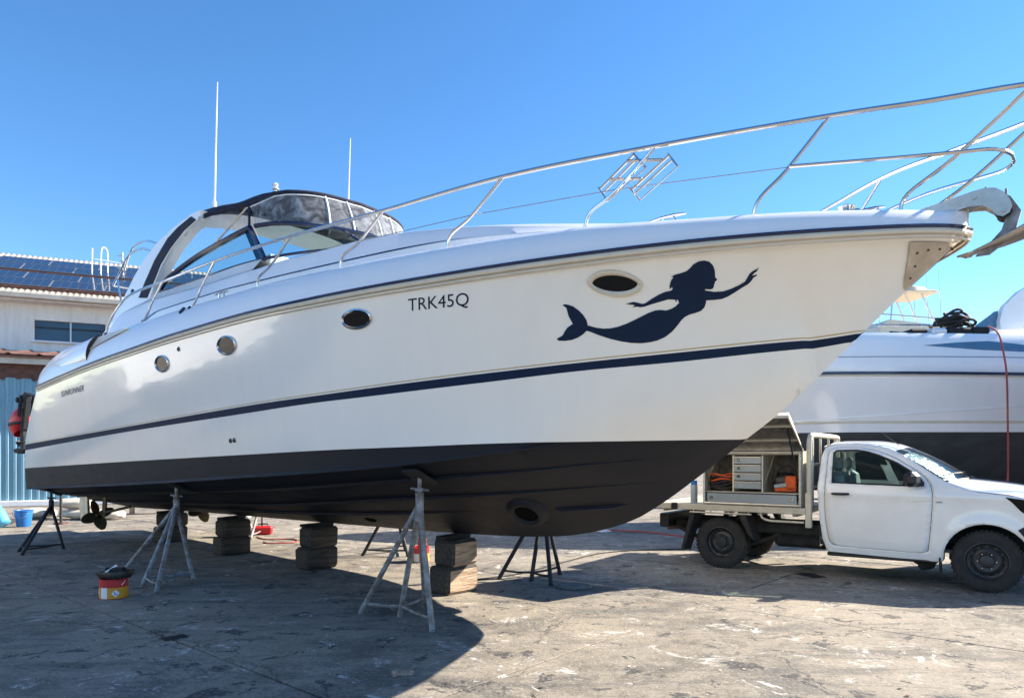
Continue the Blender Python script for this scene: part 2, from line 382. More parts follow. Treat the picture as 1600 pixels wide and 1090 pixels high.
def sec(t, z):
    """half breadth of the hull at station t, height z"""
    if z <= zk(t)+1e-6: return 0.
    if 2.0 < t < 4.0:      # the chine softens into the bow
        d = .45*min(1, (t-2.0)/.7); za = zc(t)-min(d, .85*(zc(t)-zk(t))); zb = zc(t)+min(d, .5*(zs(t)-zc(t)))
        if za < z < zb:
            sa = sc(t)*max(0, (za-zk(t))/(zc(t)-zk(t)))**(1/.94); sb = side(t, zb); zm, sm_ = zc(t), sc(t)
            A_ = za-2*zm+zb; B_ = 2*(zm-za); C_ = za-z
            u = (-C_/B_) if abs(A_) < 1e-7 else (-B_+math.sqrt(max(0, B_*B_-4*A_*C_)))/(2*A_)
            return (1-u)**2*sa+2*u*(1-u)*sm_+u*u*sb
    if t < 4.0 and z < zc(t): return sc(t)*max(0, (z-zk(t))/(zc(t)-zk(t)))**(1/.94)
    return side(t, z)
def bottom(t, fr): return sc(t)*fr, zk(t)+(zc(t)-zk(t))*fr**.94
zwl = pchip([-9.2,-4.5,-1.18,.154,1.0,1.88,2.55,3.165,3.6],[1.336,1.485,1.581,1.621,1.642,1.668,1.68,1.692,1.704])
zst = pchip([-9,-8.815,-4.264,-1.025,.041,.549,1.795,2.559,3.252,3.786,4.311],[1.755,1.763,1.955,2.099,2.139,2.164,2.239,2.294,2.354,2.418,2.496])
zsb = pchip([-9,-8.853,-4.293,-1.049,.023,.531,1.778,2.544,3.237,3.773,4.243],[1.655,1.662,1.887,2.023,2.073,2.093,2.167,2.231,2.287,2.355,2.434])
tend = pchip([.5,.98,1.34,1.66,1.763,2.2,2.69,3.2],[-9.05,-9.04,-8.99,-8.853,-8.815,-8.35,-7.75,-7.7])
def hull_rows(t):
    zc_ = min(zc(t), zwl(t)) if t < 4 else zk(t)
    out = []
    for k in range(7):
        fr = k/6
        if t < 2.0: s_, z_ = bottom(t, fr)
        elif t < 2.54: z_ = zk(t)+(zc_-zk(t))*fr; s_ = sec(t, z_)
        else: z_ = zk(t)+(max(zwl(t), zk(t))-zk(t))*fr; s_ = sec(t, z_)
        out.append((s_, z_))
    zl = [zc_+(zwl(t)-zc_)*.5, zwl(t)] + [zwl(t)+(zsb(t)-zwl(t))*k/4 for k in (1,2,3,4)] + [zst(t), zst(t)+.012, zst(t)+.022]
    zl += [zst(t)+.022+(zs(t)-zst(t)-.022)*k/7 for k in range(1, 8)]
    for z_ in zl:
        z_ = max(z_, zk(t)); out.append((sec(t, z_), z_))
    return out
ts = [-9.04+(i/46.)*(6.04) for i in range(46)]+[-3+i*.09 for i in range(0, 60)]+[2.40+i*.036 for i in range(45)]+[4.02+i*.035 for i in range(29)]
ts = [t for t in ts if t < 5.02]+[5.03]
NR = len(hull_rows(0)); MATROW = [0]*6+[0, 0]+[1]*4+[2, 1, 3]+[1]*7
hm = MB()
for sg in (1, -1):
    rows = []
    for j in range(NR):
        row = []
        for t in ts:
            s_, z_ = hull_rows(t)[j]; te = tend(z_)
            if t < te: s_, z_ = hull_rows(te)[j]; t_ = te
            else: t_ = t
            row.append((t_, -s_*sg, z_))
        rows.append(row)
    hm.grid(rows, rowmat=MATROW, flip=(sg < 0))
# transom
rows = []
for j in range(NR):
    z_ = hull_rows(-8.6)[j][1]
    for _ in range(4): te = tend(z_); s_, z_ = hull_rows(te)[j]
    rows.append([(te-.06*(1-(k/4-1)**2), -s_*(1-k/4), z_) for k in range(9)])
hm.grid(rows, rowmat=MATROW)
hull = hm.build('hull', ['antifoul', 'gel', 'navydecal', 'gold'], boat, True, 32)

def onhull(t, z, off=.004):
    s0 = sec(t, z); n = Vector((-(sec(t+.01, z)-sec(t-.01, z))/.02, -1, -(sec(t, z+.01)-sec(t, z-.01))/.02))
    n = Vector((n.x*1, n.y, n.z)); n.normalize()
    return Vector((t, -s0, z)) + Vector((n.x, n.y, n.z))*off
# spray rails
for tab, t0, t1 in (([(-9,.88),(-2.25,1.15),(.742,1.347),(1.762,1.425),(2.5,1.50),(3.1,1.56)], -9, 3.05), ([(-9,.73),(-3.34,.895),(.333,1.138),(1.648,1.232),(2.3,1.29),(2.9,1.345)], -9, 2.86), ([(-6,.727),(-3.57,.773),(.081,.949),(1.0,1.01)], -6, .95), ([(1.75,1.058),(2.1,1.09),(2.46,1.122)], 1.75, 2.42)):
    ff = pchip([a for a, _ in tab], [c for _, c in tab])
    for sg in (1, -1):
        m_ = MB(); secs = []
        n_ = 80
        for i in range(n_+1):
            t = t0+(t1-t0)*i/n_; k = min(1, (n_-i)/14+.02)*(min(1, i/8+.05) if t0 > -8 else 1)
            z_ = max(ff(t), zk(t)+.01); s_ = sec(t, z_); dv = Vector((0, sec(t, z_+.02)-s_, .02)); dv.normalize(); wid = .07*k; hgt = .030*k
            a = Vector((t, s_, z_)); i_ = a-dv*wid; c = a+Vector((0, .012*k, -hgt))
            secs.append([(p.x, -p.y*sg, p.z+.002) for p in (i_, c, a)])
        m_.grid(secs, flip=sg < 0); m_.build('spray_rail', 'antifoul', boat, True, 25)
# chine flat
for sg in (1, -1):
    m_ = MB(); rows = []
    for i in range(70):
        t = -9.0+i*(11.3)/69; k = min(1, (69-i)/16)
        rows.append([(t, -(sc(t)-.05*k)*sg, zc(t)-.028*k), (t, -(sc(t)+.022*k)*sg, zc(t)-.022*k), (t, -(side(t, zc(t)+.01)+.002)*sg, zc(t)+.012)])
    m_.grid(rows, flip=sg < 0); m_.build('chine_strake', 'antifoul', boat, True, 25)

# rub rail: cream moulding with a navy bead on top
zl1 = pchip([-8.0,-7.9,-7.55,-6.65,-5.9,-4.4,-2.5,-1.07,.33,1.57,2.74,3.57,4.4,5.0],[2.72,2.95,3.14,3.28,3.288,3.30,3.32,3.323,3.299,3.287,3.288,3.268,3.272,3.285])
def gw(t, v):
    """gunwale moulding, v=0 at the rub rail, v=1 at its top edge"""
    a = v*math.pi/2; s0 = b(t); return s0-.2*min(1, s0/.3)*(1-math.cos(a))*.9-.02*v, zs(t)+.03+(zl1(t)-zs(t)-.03)*math.sin(a)
TS2 = [-7.75+i*.1 for i in range(118)]+[4.05+i*.035 for i in range(28)]+[5.03]
for nm, mt, prof in (('rub_rail', 'cream', [(-.004, -.035), (.022, -.03), (.03, -.012), (.022, .004), (-.01, .006)]), ('rub_rail_bead', 'navy', [(-.01, .004), (.024, .006), (.03, .018), (.022, .031), (-.02, .032)]), ('rub_rail_lower_bead', 'cream', [(-.004, -.062), (.012, -.058), (.012, -.05), (-.004, -.046)])):
    m_ = MB(); rows = []
    for sg in (1, -1):
        seq = TS2 if sg == 1 else list(reversed(TS2))
        for t in seq:
            nb = (b(t+.01)-b(t-.01))/.02; nb = max(-6, min(6, nb)); nn = Vector((-nb, 1)).normalized()
            rows.append([(t+nn.x*a, -(b(t)+nn.y*a)*sg, zs(t)+dz) for a, dz in prof])
    m_.grid(rows); m_.build(nm, mt, boat, True, 40)
# deck moulding
zl2 = pchip([-6.8,-4.7,-4.1,-2.5,-1.6,0,1.3,1.63,2.5,3.4,4.9],[3.31,3.47,3.55,3.555,3.535,3.487,3.465,3.45,3.38,3.30,3.285])
zl3 = pchip([-6.8,-6.3,-5.7,-4.6,-3,-1.4,-.3,.13,1.3,2.3,3.4,4.9],[3.33,3.55,3.74,3.775,3.74,3.735,3.706,3.70,3.61,3.47,3.315,3.29])
zwb = pchip([-6.75,-6.4,-5.9,-5.2,-4.6,-3.86,-2.5,-1.8,-1.1],[3.34,3.55,3.78,3.88,3.90,3.885,3.905,3.885,3.86])
zct = pchip([-2,-1.0,-.1,.73,1.3,2.3,2.84,3.4,3.8,5.03],[4.02,4.0,3.95,3.885,3.82,3.67,3.57,3.42,3.34,3.30])
m_ = MB()
for sg in (1, -1):
    rows = []
    for t in [-8.0,-7.95,-7.9,-7.85]+TS2:
        tt = max(t, -7.75); r_ = []
        for k in range(7):
            s_, z_ = gw(t, k/6); r_.append((tt if t >= -7.75 else -7.75+(t+7.75)*k/6, -s_*sg, z_))
        f = min(1, b(t)/.5); s1, z1 = gw(t, 1)
        r_.append((r_[-1][0], -(s1-.03*f)*sg, z1+.004)); r_.append((r_[-1][0], -(s1-.06*f)*sg, z1-.012)); r_.append((r_[-1][0], -max(0, b(t)-.49)*sg, z1-.012))
        rows.append(r_)
    m_.grid(rows, flip=sg > 0)
m_.build('deck_moulding', 'deckgel', boat, True, 40)
# transom top bulkhead and aft deck
m_ = MB(); rows = []
for t in (-8.0, -7.0, -6.7):
    rows.append([(t, -s_, zl1(t)-.03 if t > -7.9 else 2.74) for s_ in (1.5, .8, 0, -.8, -1.5)])
m_.grid(rows); m_.build('aft_deck', 'deckgel', boat)
# coachroof from the windscreen to the bow
m_ = MB()
for sg in (1, -1):
    rows = []
    for t in [-1.95+i*.08 for i in range(85)]+[4.9, 5.0]:
        w = max(.0, b(t)-.49); r_ = [(t, -w*sg, zl1(t)-.016), (t, -max(0, w-.015)*sg, zl2(t)-.01), (t, -max(0, w-.025)*sg, zl2(t)), (t, -max(0, w-.045)*sg, zl2(t)+.006), (t, -max(0, w-.12)*sg, zl3(t)-.012), (t, -max(0, w-.135)*sg, zl3(t))]
        w3 = max(0, w-.15); z3 = zl3(t)
        for k in range(1, 9):
            u = k/8; r_.append((t, -w3*(1-u)*sg, z3+(zct(t)-z3)*(1-(1-u)**2.1)))
        rows.append(r_)
    m_.grid(rows, flip=sg > 0)
m_.build('coachroof', 'deckgel', boat, True, 28)
# cabin sides and cockpit coaming
m_ = MB()
for sg in (1, -1):
    rows = []
    for i in range(61):
        t = -6.78+i*(4.9/60); w = b(t)-.49; zt = zwb(t); k = min(1, max(0, (t+6.8)/1.2)); z2 = min(zl2(t), zt-.01); z3 = min(zl3(t), zt-.006)
        wt = 1.36+.10*(1-k)
        r_ = [(t, -w*sg, zl1(t)-.016), (t, -(w-.015)*sg, z2-.01), (t, -(w-.025)*sg, z2), (t, -(w-.045)*sg, z2+.004), (t, -(w-.12)*sg, z3), (t, -(w-.132)*sg, z3+.003), (t, -wt*sg, zt), (t, -(wt-.10)*sg, zt), (t, -(wt-.13)*sg, zt-.05), (t, -(wt-.15)*sg, 2.75), (t, 0, 2.75)]
        rows.append(r_)
    m_.grid(rows, flip=sg > 0)
m_.build('cabin_side', 'deckgel', boat, True, 28)
# navy accent line along the cabin foot, and the thin joint line above it
for nm, fz, off, wd, t0, t1, mt in (('accent_line', zl2, .024, .016, -4.75, 1.65, 'navy'), ('joint_line', zl3, .128, .006, -5.7, -.05, 'black')):
    for sg in (1, -1):
        m_ = MB(); rows = []
        for i in range(70):
            t = t0+(t1-t0)*i/69; w = b(t)-.49-off; k = 1.0
            if nm == 'accent_line': k = min(1, (69-i)/12+.1); k *= 1+2.2*max(0, 1-i/7)
            rows.append([(t, -(w+.012)*sg, fz(t)-wd*k*.5), (t, -(w+.006)*sg, fz(t)+wd*k*.5)])
        m_.grid(rows, flip=sg > 0); m_.build(nm, mt, boat)
# interior: dash, helm seat, seats
m_ = MB()
m_.prism([(-2.7, 2.75), (-2.62, 3.75), (-2.2, 3.98), (-1.95, 4.0), (-1.9, 2.75)], -1.2, 1.2, 'y'); m_.build('dashboard', 'deckgel', boat)
for sy, tt in ((-.65, -3.5), (.65, -3.3)):
    m_ = MB(); m_.box((tt, sy, 3.3), (.5, .6, .9), bev=.08); m_.box((tt-.22, sy, 3.86), (.14, .56, .42), bev=.06); m_.build('helm_seat', 'creamseat', boat)
m_ = MB(); m_.tube([(-2.75+.1*math.sin(a)*.5, -.6+.2*math.cos(a), 3.82+.2*math.sin(a)) for a in [i*2*math.pi/20 for i in range(20)]], .014, 6, closed=True)
for a in (0, 2.1, 4.2): m_.tube([(-2.75, -.6, 3.82), (-2.75+.05*math.sin(a), -.6+.2*math.cos(a), 3.82+.2*math.sin(a))], .01, 5)
m_.build('steering_wheel', 'black', boat)
m_ = MB(); m_.box((-5.9, 0, 3.2), (.6, 2.3, .9), bev=.1); m_.build('aft_seat', 'creamseat', boat)
# windscreen: curves in (t, s, z), starboard to port
def wtop(s):
    a = abs(s); return Vector((pchip([0,.4,.65,.95,1.08,1.2],[-1.54,-1.64,-1.75,-1.95,-2.22,-2.62])(a), -s, pchip([0,.65,.95,1.1,1.2],[4.425,4.425,4.43,4.45,4.44])(a)))
def wbase(s):
    a = abs(s); return Vector((pchip([0,.5,.9,1.2,1.34],[-.80,-.90,-1.12,-1.48,-1.84])(a), -s, pchip([0,.5,.9,1.2,1.34],[4.0,3.985,3.95,3.905,3.885])(a)))
NS = 28
m_ = MB(); m_.grid([[wbase(1.34*(1-2*i/NS)).lerp(wtop(1.14*(1-2*i/NS)), k/6) for i in range(NS+1)] for k in range(7)]); m_.build('windscreen_glass', 'bglass', boat)
m_ = MB(); m_.tube([wtop(1.14*(1-2*i/NS)) for i in range(NS+1)], .030, 8); m_.build('windscreen_top_frame', 'navy', boat)
m_ = MB(); m_.tube([wbase(1.34*(1-2*i/NS))+Vector((0, 0, .008)) for i in range(NS+1)], .018, 6); m_.build('windscreen_base_frame', 'navy', boat)
for s_ in (.38, -.38):
    m_ = MB(); m_.tube([wbase(s_*1.15), wtop(s_)], .018, 6); m_.build('windscreen_mullion', 'navy', boat)
sw_top = [(-4.62,1.335,3.965),(-4.40,1.31,4.09),(-3.75,1.25,4.265),(-2.97,1.19,4.385),(-2.52,1.14,4.45)]
sw_bot = [(-4.66,1.345,3.925),(-4.3,1.345,3.905),(-3.6,1.345,3.90),(-2.6,1.345,3.915),(-1.86,1.34,3.895)]
for sg in (1, -1):
    T_ = spline([(t, -s_*sg, z_) for t, s_, z_ in sw_top], 8); B_ = spline([(t, -s_*sg, z_) for t, s_, z_ in sw_bot], 8)
    m_ = MB(); m_.grid([[a.lerp(c, k/4) for a, c in zip(B_, T_)] for k in range(5)], flip=sg > 0); m_.build('side_window', 'bglass', boat)
    m_ = MB(); m_.tube(T_, .038, 8); m_.build('side_window_top_frame', 'navy', boat)
    m_ = MB(); m_.tube(B_, .018, 8); m_.tube([B_[0], T_[0]], .03, 8); m_.build('side_window_base_frame', 'navy', boat)
    m_ = MB(); m_.grid([[B_[-1]+Vector((dx, 0, 0)), T_[-1]+Vector((dx, 0, 0))] for dx in (-.16, -.02)]); m_.grid([[B_[-1]+Vector((dx, .05*sg, 0)), T_[-1]+Vector((dx, .05*sg, 0))] for dx in (-.16, -.02)])
    m_.tube([B_[-1], T_[-1]+Vector((0, 0, -.02))], .035, 8); m_.build('windscreen_pillar', 'navy', boat)
# radar arch
aft_e = [(-6.33,3.50),(-6.12,3.74),(-5.77,3.97),(-5.35,4.26),(-5.03,4.43),(-4.65,4.585),(-4.24,4.68),(-3.93,4.735),(-3.55,4.78)]
fwd_e = [(-4.82,3.86),(-4.62,4.08),(-4.43,4.26),(-4.12,4.44),(-3.74,4.59),(-3.38,4.67)]
for sg in (1, -1):
    m_ = MB(); m_.prism([(t, z_) for t, z_ in aft_e]+[(-3.3, 4.78)]+[(t, z_) for t, z_ in reversed(fwd_e)]+[(-4.9, 3.78), (-5.6, 3.62)], -1.24*sg, -1.40*sg, 'y'); m_.build('arch_leg', 'deckgel', boat, True, 30)
    nl = [(-5.19,3.90),(-4.97,4.10),(-4.65,4.36),(-4.24,4.59),(-3.93,4.68),(-3.55,4.745)]; nr = [(-4.92,3.86),(-4.66,4.09),(-4.47,4.27),(-4.15,4.45),(-3.77,4.60),(-3.42,4.675)]
    m_ = MB(); m_.prism(nl+list(reversed(nr)), -1.395*sg, -1.412*sg, 'y'); m_.build('arch_canvas_band', 'canvas', boat)
    m_ = MB(); m_.lathe([(.045, 0), (.045, .012), (.03, .016), (0, .016)], 14, M4=Matrix.Translation((-5.42, -1.40*sg, 4.02)) @ Matrix.Rotation(R(90)*sg, 4, 'X')); m_.build('speaker', 'portglass', boat)
m_ = MB(); rows = []
for i in range(21):
    s_ = 1.40*(1-2*i/20); h_ = .22*(1-abs(s_/1.4)**3.0); rows.append([(-3.95, -s_, 4.70+h_), (-3.7, -s_, 4.77+h_), (-3.4, -s_, 4.76+h_), (-3.32, -s_, 4.69+h_), (-3.5, -s_, 4.64+h_), (-3.95, -s_, 4.64+h_)])
m_.grid(rows, closed=True); m_.build('arch_bridge', 'deckgel', boat, True, 50)
# canvas top
fs_ = pchip([0,.5,.9,1.05,1.12],[-1.76,-1.81,-1.98,-2.22,-2.58]); fz_ = pchip([0,.5,.9,1.05,1.12],[4.89,4.88,4.855,4.835,4.775])
rs_ = pchip([0,.6,1.0,1.25,1.38],[5.035,5.02,4.95,4.86,4.74])
m_ = MB(); rows = []
for i in range(25):
    q = 1-2*i/24; sf = 1.12*q; sr = 1.38*q; r_ = []
    for k in range(9):
        u = k/8; s_ = sr+(sf-sr)*u; z_ = rs_(abs(sr))*(1-u)+fz_(abs(sf))*u+.05*math.sin(math.pi*u)*(1-abs(q)**4)+(.02*math.sin(u*9) if 0 < k < 8 else 0)
        r_.append((-3.72*(1-u)+fs_(abs(sf))*u, -s_, z_))
    rows.append(r_)
m_.grid(rows); top = m_.build('canvas_top', 'canvas', boat, True, 60)
md = top.modifiers.new('thickness', 'SOLIDIFY'); md.thickness = .025
m_ = MB(); m_.tube([(fs_(abs(1.12*(1-2*i/24))), -1.12*(1-2*i/24), fz_(abs(1.12*(1-2*i/24)))-.012) for i in range(25)], .026, 8); m_.build('canvas_front_hem', 'canvas', boat)
m_ = MB(); m_.tube([(fs_(abs(1.12*(1-2*i/24)))+.02, -1.12*(1-2*i/24), fz_(abs(1.12*(1-2*i/24)))-.05) for i in range(25)], .007, 6); m_.build('canvas_piping', 'whiteplastic', boat)
# clears: front panels with white zips, and side panels
NF = 30; fpt = lambda i, k: Vector((fs_(abs(1.12*(1-2*i/NF))), -1.12*(1-2*i/NF), fz_(abs(1.12*(1-2*i/NF)))-.02)).lerp(wtop(1.14*(1-2*i/NF))+Vector((.0, 0, .02)), k)
edges = [0, 8, 12, 18, 22, 30]
for a, c in zip(edges[:-1], edges[1:]):
    m_ = MB(); m_.grid([[fpt(i, k/6)+Vector((.02*math.sin(math.pi*k/6), 0, 0)) for i in range(a, c+1)] for k in range(7)]); m_.build('front_clear', 'vinyl', boat)
for i in edges[1:-1]:
    m_ = MB(); m_.tube([fpt(i+.0*k, k/6)+Vector((.02*math.sin(math.pi*k/6)+.004, 0, 0)) for k in range(7)], .013, 5); m_.build('zip', 'whiteplastic', boat)
for sg in (1, -1):
    up = spline([(t, -s_*sg, z_) for t, s_, z_ in ((-4.80,1.37,4.0),(-4.45,1.37,4.27),(-4.0,1.36,4.51),(-3.5,1.35,4.70),(-3.0,1.24,4.76),(-2.58,1.12,4.765))], 6)
    lo = spline([(t, -s_*sg, z_) for t, s_, z_ in ((-4.62,1.34,3.99),(-4.40,1.315,4.11),(-3.75,1.255,4.285),(-3.3,1.22,4.36),(-2.97,1.195,4.405),(-2.54,1.145,4.47))], 6)
    m_ = MB(); m_.grid([[a.lerp(c, k/4) for a, c in zip(lo, up)] for k in range(5)]); m_.build('side_clear', 'sidevinyl', boat)
    m_ = MB(); m_.tube([up[-1], lo[-1]], .016, 6); m_.build('side_clear_seam', 'canvas', boat)
    m_ = MB(); m_.tube(up[14:], .03, 8); m_.build('canvas_side_hem', 'canvas', boat)
    m_ = MB(); m_.tube([(-2.62, -1.10*sg, 4.77), (-3.55, -1.2*sg, 4.30)], .014, 6); m_.build('canopy_strut', 'steel', boat)
# antennas and light on the arch
for sg, rk in ((1, .0), (-1, .0)):
    m_ = MB(); m_.tube([(-3.52, -1.1*sg, 4.90), (-3.52, -1.1*sg, 5.02)], .03, 8); m_.tube([(-3.52, -1.1*sg, 5.0), (-3.49, -1.1*sg, 5.7), (-3.44, -1.1*sg, 6.62)], [.016, .013, .007], 8); m_.build('whip_antenna', 'whiteplastic', boat)
m_ = MB(); m_.lathe([(.02, 0), (.02, .06), (.045, .065), (.045, .075), (.03, .08), (.03, .115), (.045, .12), (.03, .14), (0, .145)], 12, M4=Matrix.Translation((-2.5, -.80, 4.96))); m_.build('mast_light', 'whiteplastic', boat)
# stainless frame behind the arch
for a_, c_ in ((1.25, .95), (-1.25, -.95)):
    m_ = MB(); m_.tube(spline([(-5.0, -a_, 4.58), (-5.5, -a_, 4.72), (-5.95, -a_, 4.70), (-6.35, -a_, 4.45), (-6.55, -a_, 4.32)], 5), .016, 7)
    m_.tube([(-6.4, -a_, 4.42), (-6.25, -a_, 4.05), (-6.1, -a_, 3.75)], .016, 7); m_.tube(spline([(-4.75, -a_, 4.62), (-5.3, -a_, 4.80), (-5.8, -a_, 4.79), (-6.1, -a_, 4.5)], 5), .014, 7); m_.build('arch_grab_frame', 'steel', boat)
m_ = MB(); m_.tube([(-6.55, -1.25, 4.32), (-6.55, 1.25, 4.32)], .016, 7); m_.build('frame_crossbar', 'steel', boat)

# bow rail
base = [(-3.94,1.86,3.31),(-2.55,1.87,3.32),(-1.09,1.88,3.32),(.3,1.84,3.30),(1.55,1.68,3.28),(2.73,1.38,3.28),(3.84,.89,3.265),(4.66,.30,3.27)]
topp = [(-3.27,1.90,3.74),(-1.85,1.95,3.735),(-.35,1.95,3.71),(.96,1.87,3.69),(2.16,1.67,3.74),(3.28,1.29,3.79),(4.31,.72,3.90),(5.42,.30,3.92)]
rail = [(-5.85,1.62,3.30),(-5.80,1.62,3.45),(-5.55,1.64,3.63),(-5.0,1.68,3.80),(-4.3,1.78,3.80)]+topp[:-1]+[(4.85,.50,3.91),(5.30,.34,3.92),(5.55,.22,3.92),(5.62,.0,3.92)]
full = [(t, -s_, z_) for t, s_, z_ in rail]+[(t, s_, z_) for t, s_, z_ in reversed(rail[:-1])]
m_ = MB(); m_.tube(spline(full, 8), .0165, 10); m_.build('top_rail', 'steel', boat)
for sg in (1, -1):
    for (bt, bs_, bz), (tt, ts_, tz) in zip(base, topp):
        A_ = Vector((bt, -bs_*sg, bz)); C_ = Vector((tt, -ts_*sg, tz)); Bn = A_+Vector((.05, 0, .12)) if bt > -2 else A_.lerp(C_, .3)
        m_ = MB(); m_.tube(spline([A_, Bn, A_.lerp(C_, .45)+Vector((0, 0, .015)), C_], 5), .0135, 8); m_.lathe([(.035, 0), (.035, .012), (.018, .02)], 12, M4=Matrix.Translation(A_-Vector((0, 0, .008)))); m_.build('stanchion', 'steel', boat)
    # lifeline
    mid = lambda i, f: Vector((base[i][0], -base[i][1]*sg, base[i][2])).lerp(Vector((topp[i][0], -topp[i][1]*sg, topp[i][2])), f)
    m_ = MB(); m_.tube([mid(3, .5), mid(4, .5), mid(5, .5), mid(6, .5)], .0035, 5); m_.build('lifeline', 'dsteel', boat)
mr_ = [(4.07,.83,3.58),(4.66,.46,3.60),(5.02,.31,3.59),(5.19,.24,3.585),(5.27,.12,3.58),(5.285,.0,3.58)]
m_ = MB(); m_.tube(spline([(t, -s_, z_) for t, s_, z_ in mr_]+[(t, s_, z_) for t, s_, z_ in reversed(mr_[:-1])], 7), .013, 9); m_.build('mid_rail', 'steel', boat)
# fender rack on the sixth stanchion: two open frames on two flat bars
def rackp(t, s_, z_): return Vector((t, -s_, z_))
fr1 = [rackp(2.793,1.27,3.604), rackp(3.082,1.25,3.798), rackp(3.228,1.33,3.635), rackp(2.916,1.35,3.462)]
fr2 = [rackp(3.071,1.27,3.531), rackp(3.368,1.25,3.714), rackp(3.478,1.33,3.579), rackp(3.189,1.35,3.406)]
for fr in (fr1, fr2):
    m_ = MB(); m_.tube([fr[0], fr[1]], .009, 6); m_.tube([fr[0]+Vector((.03, 0, -.035)), fr[1]+Vector((.03, 0, -.035))], .008, 6); m_.tube([fr[1]+(fr[1]-fr[2])*.12, fr[2]], .008, 6); m_.tube([fr[2], fr[3]], .0045, 6); m_.tube([fr[3], fr[0]+(fr[0]-fr[3])*.12], .008, 6); m_.build('fender_rack_frame', 'steel', boat)
for a_, c_ in ((rackp(3.027,1.26,3.76), rackp(3.325,1.26,3.69)), (rackp(2.877,1.26,3.66), rackp(3.155,1.26,3.597))):
    m_ = MB(); m_.tube([a_, c_], .012, 4); m_.build('fender_rack_bar', 'dsteel', boat)
# cleats
def cleat(t, s_, z_, ln=.3):
    m_ = MB(); m_.tube([(t-ln/2, -s_, z_+.055), (t-ln*.2, -s_, z_+.062), (t+ln*.2, -s_, z_+.062), (t+ln/2, -s_, z_+.055)], [.007, .013, .013, .007], 7)
    for d in (-.05, .05): m_.tube([(t+d*1.3, -s_, z_-.02), (t+d, -s_, z_+.06)], .012, 7)
    m_.build('cleat', 'steel', boat)
cleat(-2.06, 1.76, 3.385); cleat(3.24, 1.02, 3.30); cleat(3.24, -1.02, 3.30); cleat(4.45, .22, 3.30, .2); cleat(4.1, -.22, 3.30, .2)
m_ = MB(); m_.box((4.2, 0, 3.36), (.35, .3, .12), bev=.03); m_.lathe([(.07, 0), (.07, .04), (.045, .06), (.07, .12), (.03, .14), (0, .14)], 14, M4=Matrix.Translation((4.2, .12, 3.4))); m_.build('anchor_windlass', 'steel', boat)
# bow roller
for sg in (1, -1):
    m_ = MB(); m_.prism([(4.62,3.27),(4.66,3.315),(5.06,3.385),(5.13,3.392),(5.19,3.38),(5.235,3.345),(5.27,3.29),(5.285,3.24),(5.27,3.195),(5.235,3.175),(5.20,3.19),(5.17,3.235),(5.12,3.275),(5.04,3.285),(4.95,3.27)], -.066*sg, -.074*sg, 'y')
    for t, z_ in ((5.07, 3.34), (5.235, 3.215)): m_.lathe([(.016, 0), (.016, .01), (0, .01)], 8, M4=Matrix.Translation((t, -.074*sg, z_)) @ Matrix.Rotation(R(90)*sg, 4, 'X'))
    m_.build('bow_roller_cheek', 'dsteel', boat)
m_ = MB(); m_.box((4.88, 0, 3.30), (.5, .13, .012)); m_.build('bow_roller_base', 'steel', boat)
m_ = MB(); m_.lathe([(.02, -.06), (.05, -.055), (.03, 0), (.05, .055), (.02, .06)], 14, M4=Matrix.Translation((5.235, 0, 3.215)) @ Matrix.Rotation(R(90), 4, 'X')); m_.build('roller_wheel', 'rubber', boat)
# stainless stem guard on both bows
for sg in (1, -1):
    top_ = [(4.72+.27*i/8, zs(4.72+.27*i/8)-.05) for i in range(9)]
    pts_ = top_+[(4.975-.345*i/8, zk(4.975-.345*i/8)+.012) for i in range(9)]+[(4.625, 2.80), (4.64, 2.86)]
    def fn(u, w, sg=sg):
        p = onhull(u, w, .013); return (p.x, p.y*sg, p.z)
    sp = fill_outline(pts_, [], fn, 'dsteel', 'stem_guard', boat, .05)
    for (u, w) in ((4.74,3.0),(4.80,3.02),(4.86,3.03),(4.92,3.04),(4.71,2.93),(4.67,2.86)):
        p = onhull(u, w, .015); m_ = MB(); m_.lathe([(.009, 0), (.007, .004), (0, .005)], 8, M4=Matrix.Translation((p.x, p.y*sg, p.z)) @ Matrix.Rotation(R(90)*sg, 4, 'X')); m_.build('screw', 'iron', sp)

# port lights
def portlight(t0, z0, a, c, nm, eye=False, ringmat='steel', rw=.019, slant=0.):
    for sg in (1, -1):
        def P(r1, ang, off):
            ca, sa = math.cos(ang), math.sin(ang)
            if eye: sa = math.copysign(abs(sa)**1.25, sa)
            u = t0+(a+r1)*ca; w = z0+(c+r1)*sa+slant*(a+r1)*ca; p = onhull(u, w, off); return (p.x, p.y*sg, p.z)
        n = 36; an = [2*math.pi*i/n for i in range(n)]
        m_ = MB(); m_.grid([[P(r1, x, off) for x in an] for r1, off in ((rw, .001), (rw*.9, .014), (rw*.3, .020), (0, .012), (-rw*.35, .003))], closed=True, flip=sg > 0)
        ring = m_.build(nm, ringmat, boat, True, 50)
        m_ = MB(); rows = [[P(-a*q if False else -rw*.3-(min(a, c)-rw*.3)*q*.999, x, .004) for x in an] for q in (0, .5, 1)]
        m_.grid(rows, closed=True, flip=sg > 0); m_.build('port_glass', 'portglass', ring)
portlight(-2.95, 2.672, .165, .085, 'port_light'); portlight(-1.39, 2.735, .175, .085, 'port_light'); portlight(.704, 2.768, .165, .070, 'port_light')
portlight(2.985, 2.835, .155, .062, 'oval_port_light', True, 'cream', .028, -.06)
